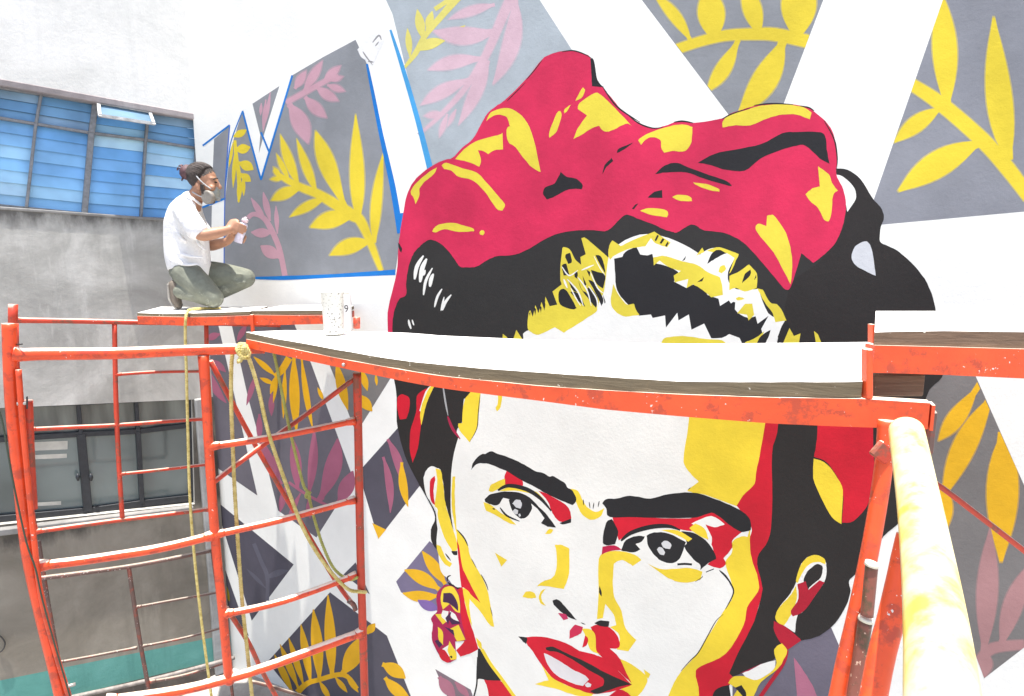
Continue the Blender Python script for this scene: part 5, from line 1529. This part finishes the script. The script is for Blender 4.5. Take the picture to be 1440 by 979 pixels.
for hp, kn, an in ((HIPN, KNN, ANN), (HIPF, KNF, ANF)):
    limb(bm, [hp, v(hp, kn, 0.5), kn], [0.085, 0.075, 0.055])
    limb(bm, [kn, v(kn, an, 0.4), an], [0.045, 0.04, 0.032])
body = link('body', fuse(bm, 0.0065, 5), M_SKIN, man, smooth=True)
# --- face details
for s in (-1, 1):
    bm = bmesh.new()
    add_ell(bm, q(303.5, 256.5, s * 0.030), 0.010, 0.012, 0.007, None, 12)
    link('eye', bm, simple('eye_dark', (0.02, 0.015, 0.012), 0.2, 0.0, 10, 0), man, smooth=True)
    bm = bmesh.new()
    limb(bm, [q(300, 252.2, s * 0.052), q(304, 250.6, s * 0.034), q(306, 251.2, s * 0.014)], [0.004, 0.0055, 0.004], n=3, segs=8)
    link('eyebrow', bm, M_HAIR, man, smooth=True)
# --- hair cap, sideburns, bun
bm = bmesh.new()
add_ell(bm, q(283, 248.5), 0.104, 0.080, 0.097, tilt, 28)
cut = (tilt @ Vector((0.78, 0, -0.62))).normalized()
bmesh.ops.bisect_plane(bm, geom=bm.verts[:] + bm.edges[:] + bm.faces[:], plane_co=q(293, 249.5), plane_no=cut, clear_outer=True)
bmesh.ops.bisect_plane(bm, geom=bm.verts[:] + bm.edges[:] + bm.faces[:], plane_co=q(276, 265.5), plane_no=Vector((0.25, 0, -1)).normalized(), clear_outer=True)
rh = random.Random(5)
for vt in bm.verts: vt.co += Vector((rh.uniform(-1, 1), rh.uniform(-1, 1), rh.uniform(-1, 1))) * 0.0025
hairo = link('hair', bm, M_HAIR, man, smooth=True)
hc_, ax3 = q(283, 248.5), tilt
def skull(d):
    d = d.normalized()
    return hc_ + ax3 @ Vector((d.x * 0.110, d.y * 0.086, d.z * 0.102))
bk = Vector((-1, 0, 0.22)).normalized()
for k in range(70):
    an = R(-112 + 224 * k / 69 + rh.uniform(-2, 2))
    st_ = Vector((0.70 - 0.55 * abs(an) / 2.0, math.sin(an), 0.9 * math.cos(an) + 0.12)).normalized()
    pts_ = []
    for i in range(7):
        t_ = i / 6
        dd_ = st_ * (1 - t_) + bk * t_
        p_ = skull(dd_) + ax3 @ Vector((0, 0, rh.uniform(-0.002, 0.003)))
        pts_.append(p_)
    bm = bmesh.new()
    limb(bm, pts_, [0.002, 0.0045, 0.0045, 0.004], n=2, segs=6)
    link('hair_strand', bm, M_HAIR if k % 3 else M_HAIR2, hairo, smooth=True)
bm = bmesh.new()
add_ell(bm, q(264.0, 242.5), 0.058, 0.052, 0.056, None, 20)
add_ell(bm, q(270, 246), 0.034, 0.03, 0.03, None, 14)
for k in range(14):
    a = rh.uniform(0, 6.28); e = rh.uniform(-1, 1)
    c0 = q(264.5, 243)
    d0_ = Vector((math.cos(a) * math.cos(e), math.sin(a) * math.cos(e), math.sin(e)))
    add_loft(bm, catmull([c0 + d0_ * 0.03, c0 + d0_ * 0.066 + Vector((0, 0, 0.01)), c0 + d0_ * 0.064 + Vector((rh.uniform(-.02, .02), 0, rh.uniform(-.02, .02)))], 3), 0.006, 5)
for vt in bm.verts: vt.co += Vector((rh.uniform(-1, 1), rh.uniform(-1, 1), rh.uniform(-1, 1))) * 0.002
link('hair_bun', bm, simple('reddish_hair', (0.10, 0.045, 0.05), 0.5, 0.5, 60, 0.6, 0.006), man, smooth=True)
bm = bmesh.new()
for s in (-1, 1):
    limb(bm, [q(284, 261, s * 0.070), q(286, 270, s * 0.064), q(293, 279, s * 0.045), q(299, 283, s * 0.012)], [0.013, 0.017, 0.018, 0.02], n=4, segs=10)
link('beard', fuse(bm, 0.006, 3), M_HAIR, man, smooth=True)
# --- respirator
bm = bmesh.new()
add_ell(bm, q(300.5, 272.5), 0.046, 0.050, 0.048, tilt, 18)
add_ell(bm, q(304, 265.5), 0.026, 0.028, 0.026, tilt, 14)
limb(bm, [q(303, 278), q(307, 280)], [0.024, 0.018], n=3)
resp = link('respirator', fuse(bm, 0.006, 4), M_MASK, man, smooth=True)
for s in (-1, 1):
    c = q(292.5, 277.5, s * 0.062)
    ax_ = Vector((-0.25, s * 0.95, -0.1)).normalized()
    bm = bmesh.new()
    add_loft(bm, [c - ax_ * 0.022, c - ax_ * 0.016, c + ax_ * 0.012, c + ax_ * 0.017], [0.044, 0.05, 0.05, 0.042], 20, ref=(1, 0, 0))
    link('cartridge', bm, M_CART, resp)
bm = bmesh.new()
add_loft(bm, [q(304, 274.5), q(308, 275.5)], [0.017, 0.015], 14)
link('valve', bm, M_WPL, resp)
for pts in ([q(297, 266, -0.062), q(286, 258, -0.082), q(276.5, 248, -0.085), q(272, 238.5, -0.035), q(272, 238, 0.02)], [q(291, 279, -0.060), q(281, 276, -0.066), q(272, 271, -0.058), q(268, 268, -0.01)]):
    bm = tube_bm(pts, 0.0045, 8)
    link('strap', bm, simple('grey_strap', (0.42, 0.42, 0.42), 0.7, 0.1, 20), resp, smooth=True)
# --- T-shirt
bm = bmesh.new()
limb(bm, [q(267, 377), q(264, 360), q(262.5, 338), q(261.5, 314), q(262.5, 296), q(269, 281)], [(0.168, 0.145), (0.17, 0.152), (0.168, 0.15), (0.178, 0.136), (0.17, 0.098), (0.085, 0.07)], n=4, segs=22)
limb(bm, [q(259, 295, -0.14), q(266, 308, -0.19), q(276, 323, -0.212)], [0.078, 0.077, 0.078])
limb(bm, [q(266, 295, 0.14), q(274, 312, 0.175), q(284, 328, 0.18)], [0.076, 0.076, 0.078])
for k, (x0, y0, x1, y1, dy) in enumerate(((244, 352, 286, 362, -0.158), (240, 366, 280, 372, -0.165), (272, 330, 289, 352, -0.12), (246, 322, 262, 340, -0.165), (238, 340, 250, 366, -0.13))):
    limb(bm, [q(x0, y0, dy), q((x0 + x1) / 2, (y0 + y1) / 2 + 3, dy - 0.012), q(x1, y1, dy)], [0.008, 0.014, 0.008], n=4, segs=8)      # folds
link('t_shirt', fuse(bm, 0.009, 5), M_SHIRT, man, smooth=True)
bm = bmesh.new()
limb(bm, [q(262, 273, -0.075), q(272, 280, -0.07), q(281, 287, -0.03), q(283, 288.5, 0.02)], [0.008, 0.009, 0.009, 0.008], n=4, segs=8)
link('collar', bm, M_SHIRT, man, smooth=True)
# --- trousers
bm = bmesh.new()
add_ell(bm, q(266, 381), 0.13, 0.165, 0.10, None, 18)
limb(bm, [q(263, 385, -0.09), q(281, 402, -0.14), q(300, 419, -0.155)], [0.108, 0.096, 0.073])
limb(bm, [q(300, 420, -0.155), q(278, 414, -0.15), q(254, 410, -0.135)], [0.071, 0.066, 0.056])
limb(bm, [q(276, 384, 0.09), q(312, 387, 0.13), q(345, 391, 0.145)], [0.110, 0.098, 0.076])
limb(bm, [q(345, 392, 0.145), q(324, 402, 0.14), q(303, 413, 0.125)], [0.072, 0.070, 0.060])
for (x0, y0, x1, y1, dy, r_) in ((255, 392, 280, 396, -0.185, 0.012), (258, 400, 286, 408, -0.2, 0.011), (286, 408, 300, 426, -0.215, 0.012), (320, 382, 340, 386, 0.06, 0.012), (318, 392, 346, 398, 0.07, 0.011), (262, 405, 275, 420, -0.2, 0.011)):
    limb(bm, [q(x0, y0, dy), q((x0 + x1) / 2, (y0 + y1) / 2 + 1.5, dy), q(x1, y1, dy)], [0.005, r_, 0.005], n=4, segs=8)
link('trousers', fuse(bm, 0.009, 4), M_TROUS, man, smooth=True)
# --- shoes
for (dy, hx, hy, bx_, by_, tx, ty) in ((-0.135, 243.5, 401, 245.5, 421, 252, 431), (0.12, 297, 409, 297, 424, 303, 429)):
    bm = bmesh.new()
    limb(bm, [q(hx + 1, hy, dy), q((hx + bx_) / 2 + 2.5, (hy + by_) / 2, dy), q(bx_ + 2, by_, dy), q(tx, ty, dy)], [(0.038, 0.040), (0.040, 0.040), (0.046, 0.034), (0.036, 0.022)])
    add_ell(bm, q(hx + 7, hy + 6, dy), 0.045, 0.042, 0.042, None, 14)
    sh = link('shoe', fuse(bm, 0.007, 3), M_SHOE, man, smooth=True)
    bm = bmesh.new()
    limb(bm, [q(hx - 4.5, hy - 2, dy), q(hx - 3.6, (hy + by_) / 2, dy), q(bx_ - 3.5, by_ + 1, dy), q(tx - 2, ty + 3, dy)], [(0.036, 0.012), (0.036, 0.012), (0.044, 0.012), (0.034, 0.010)])
    link('sole', bm, M_SOLE, sh, smooth=True)
# --- spray can in the hands
can2 = empty('spray_can', CB, 'pale spray can with a pinkish cap held in both hands of the kneeling painter', 'spray can')
bm = bmesh.new()
add_loft(bm, [CB, CB + cax * 0.004, CB + cax * 0.135, CB + cax * 0.150, CB + cax * 0.156], [0.028, CR - 0.001, CR - 0.001, 0.024, 0.014], 20)
link('body', bm, simple('lilac_can', (0.62, 0.58, 0.68), 0.35, 0.25, 30, 0), can2, smooth=True)
bm = bmesh.new()
add_loft(bm, [CB + cax * 0.156, CB + cax * 0.160, CB + cax * 0.182, CB + cax * 0.186], [0.014, 0.024, 0.022, 0.016], 18)
add_loft(bm, [CB + cax * 0.186, CB + cax * 0.198], [0.010, 0.009], 12)
link('cap', bm, simple('pink_cap', (0.75, 0.58, 0.62), 0.4, 0.05, 20, 0), can2, smooth=True)
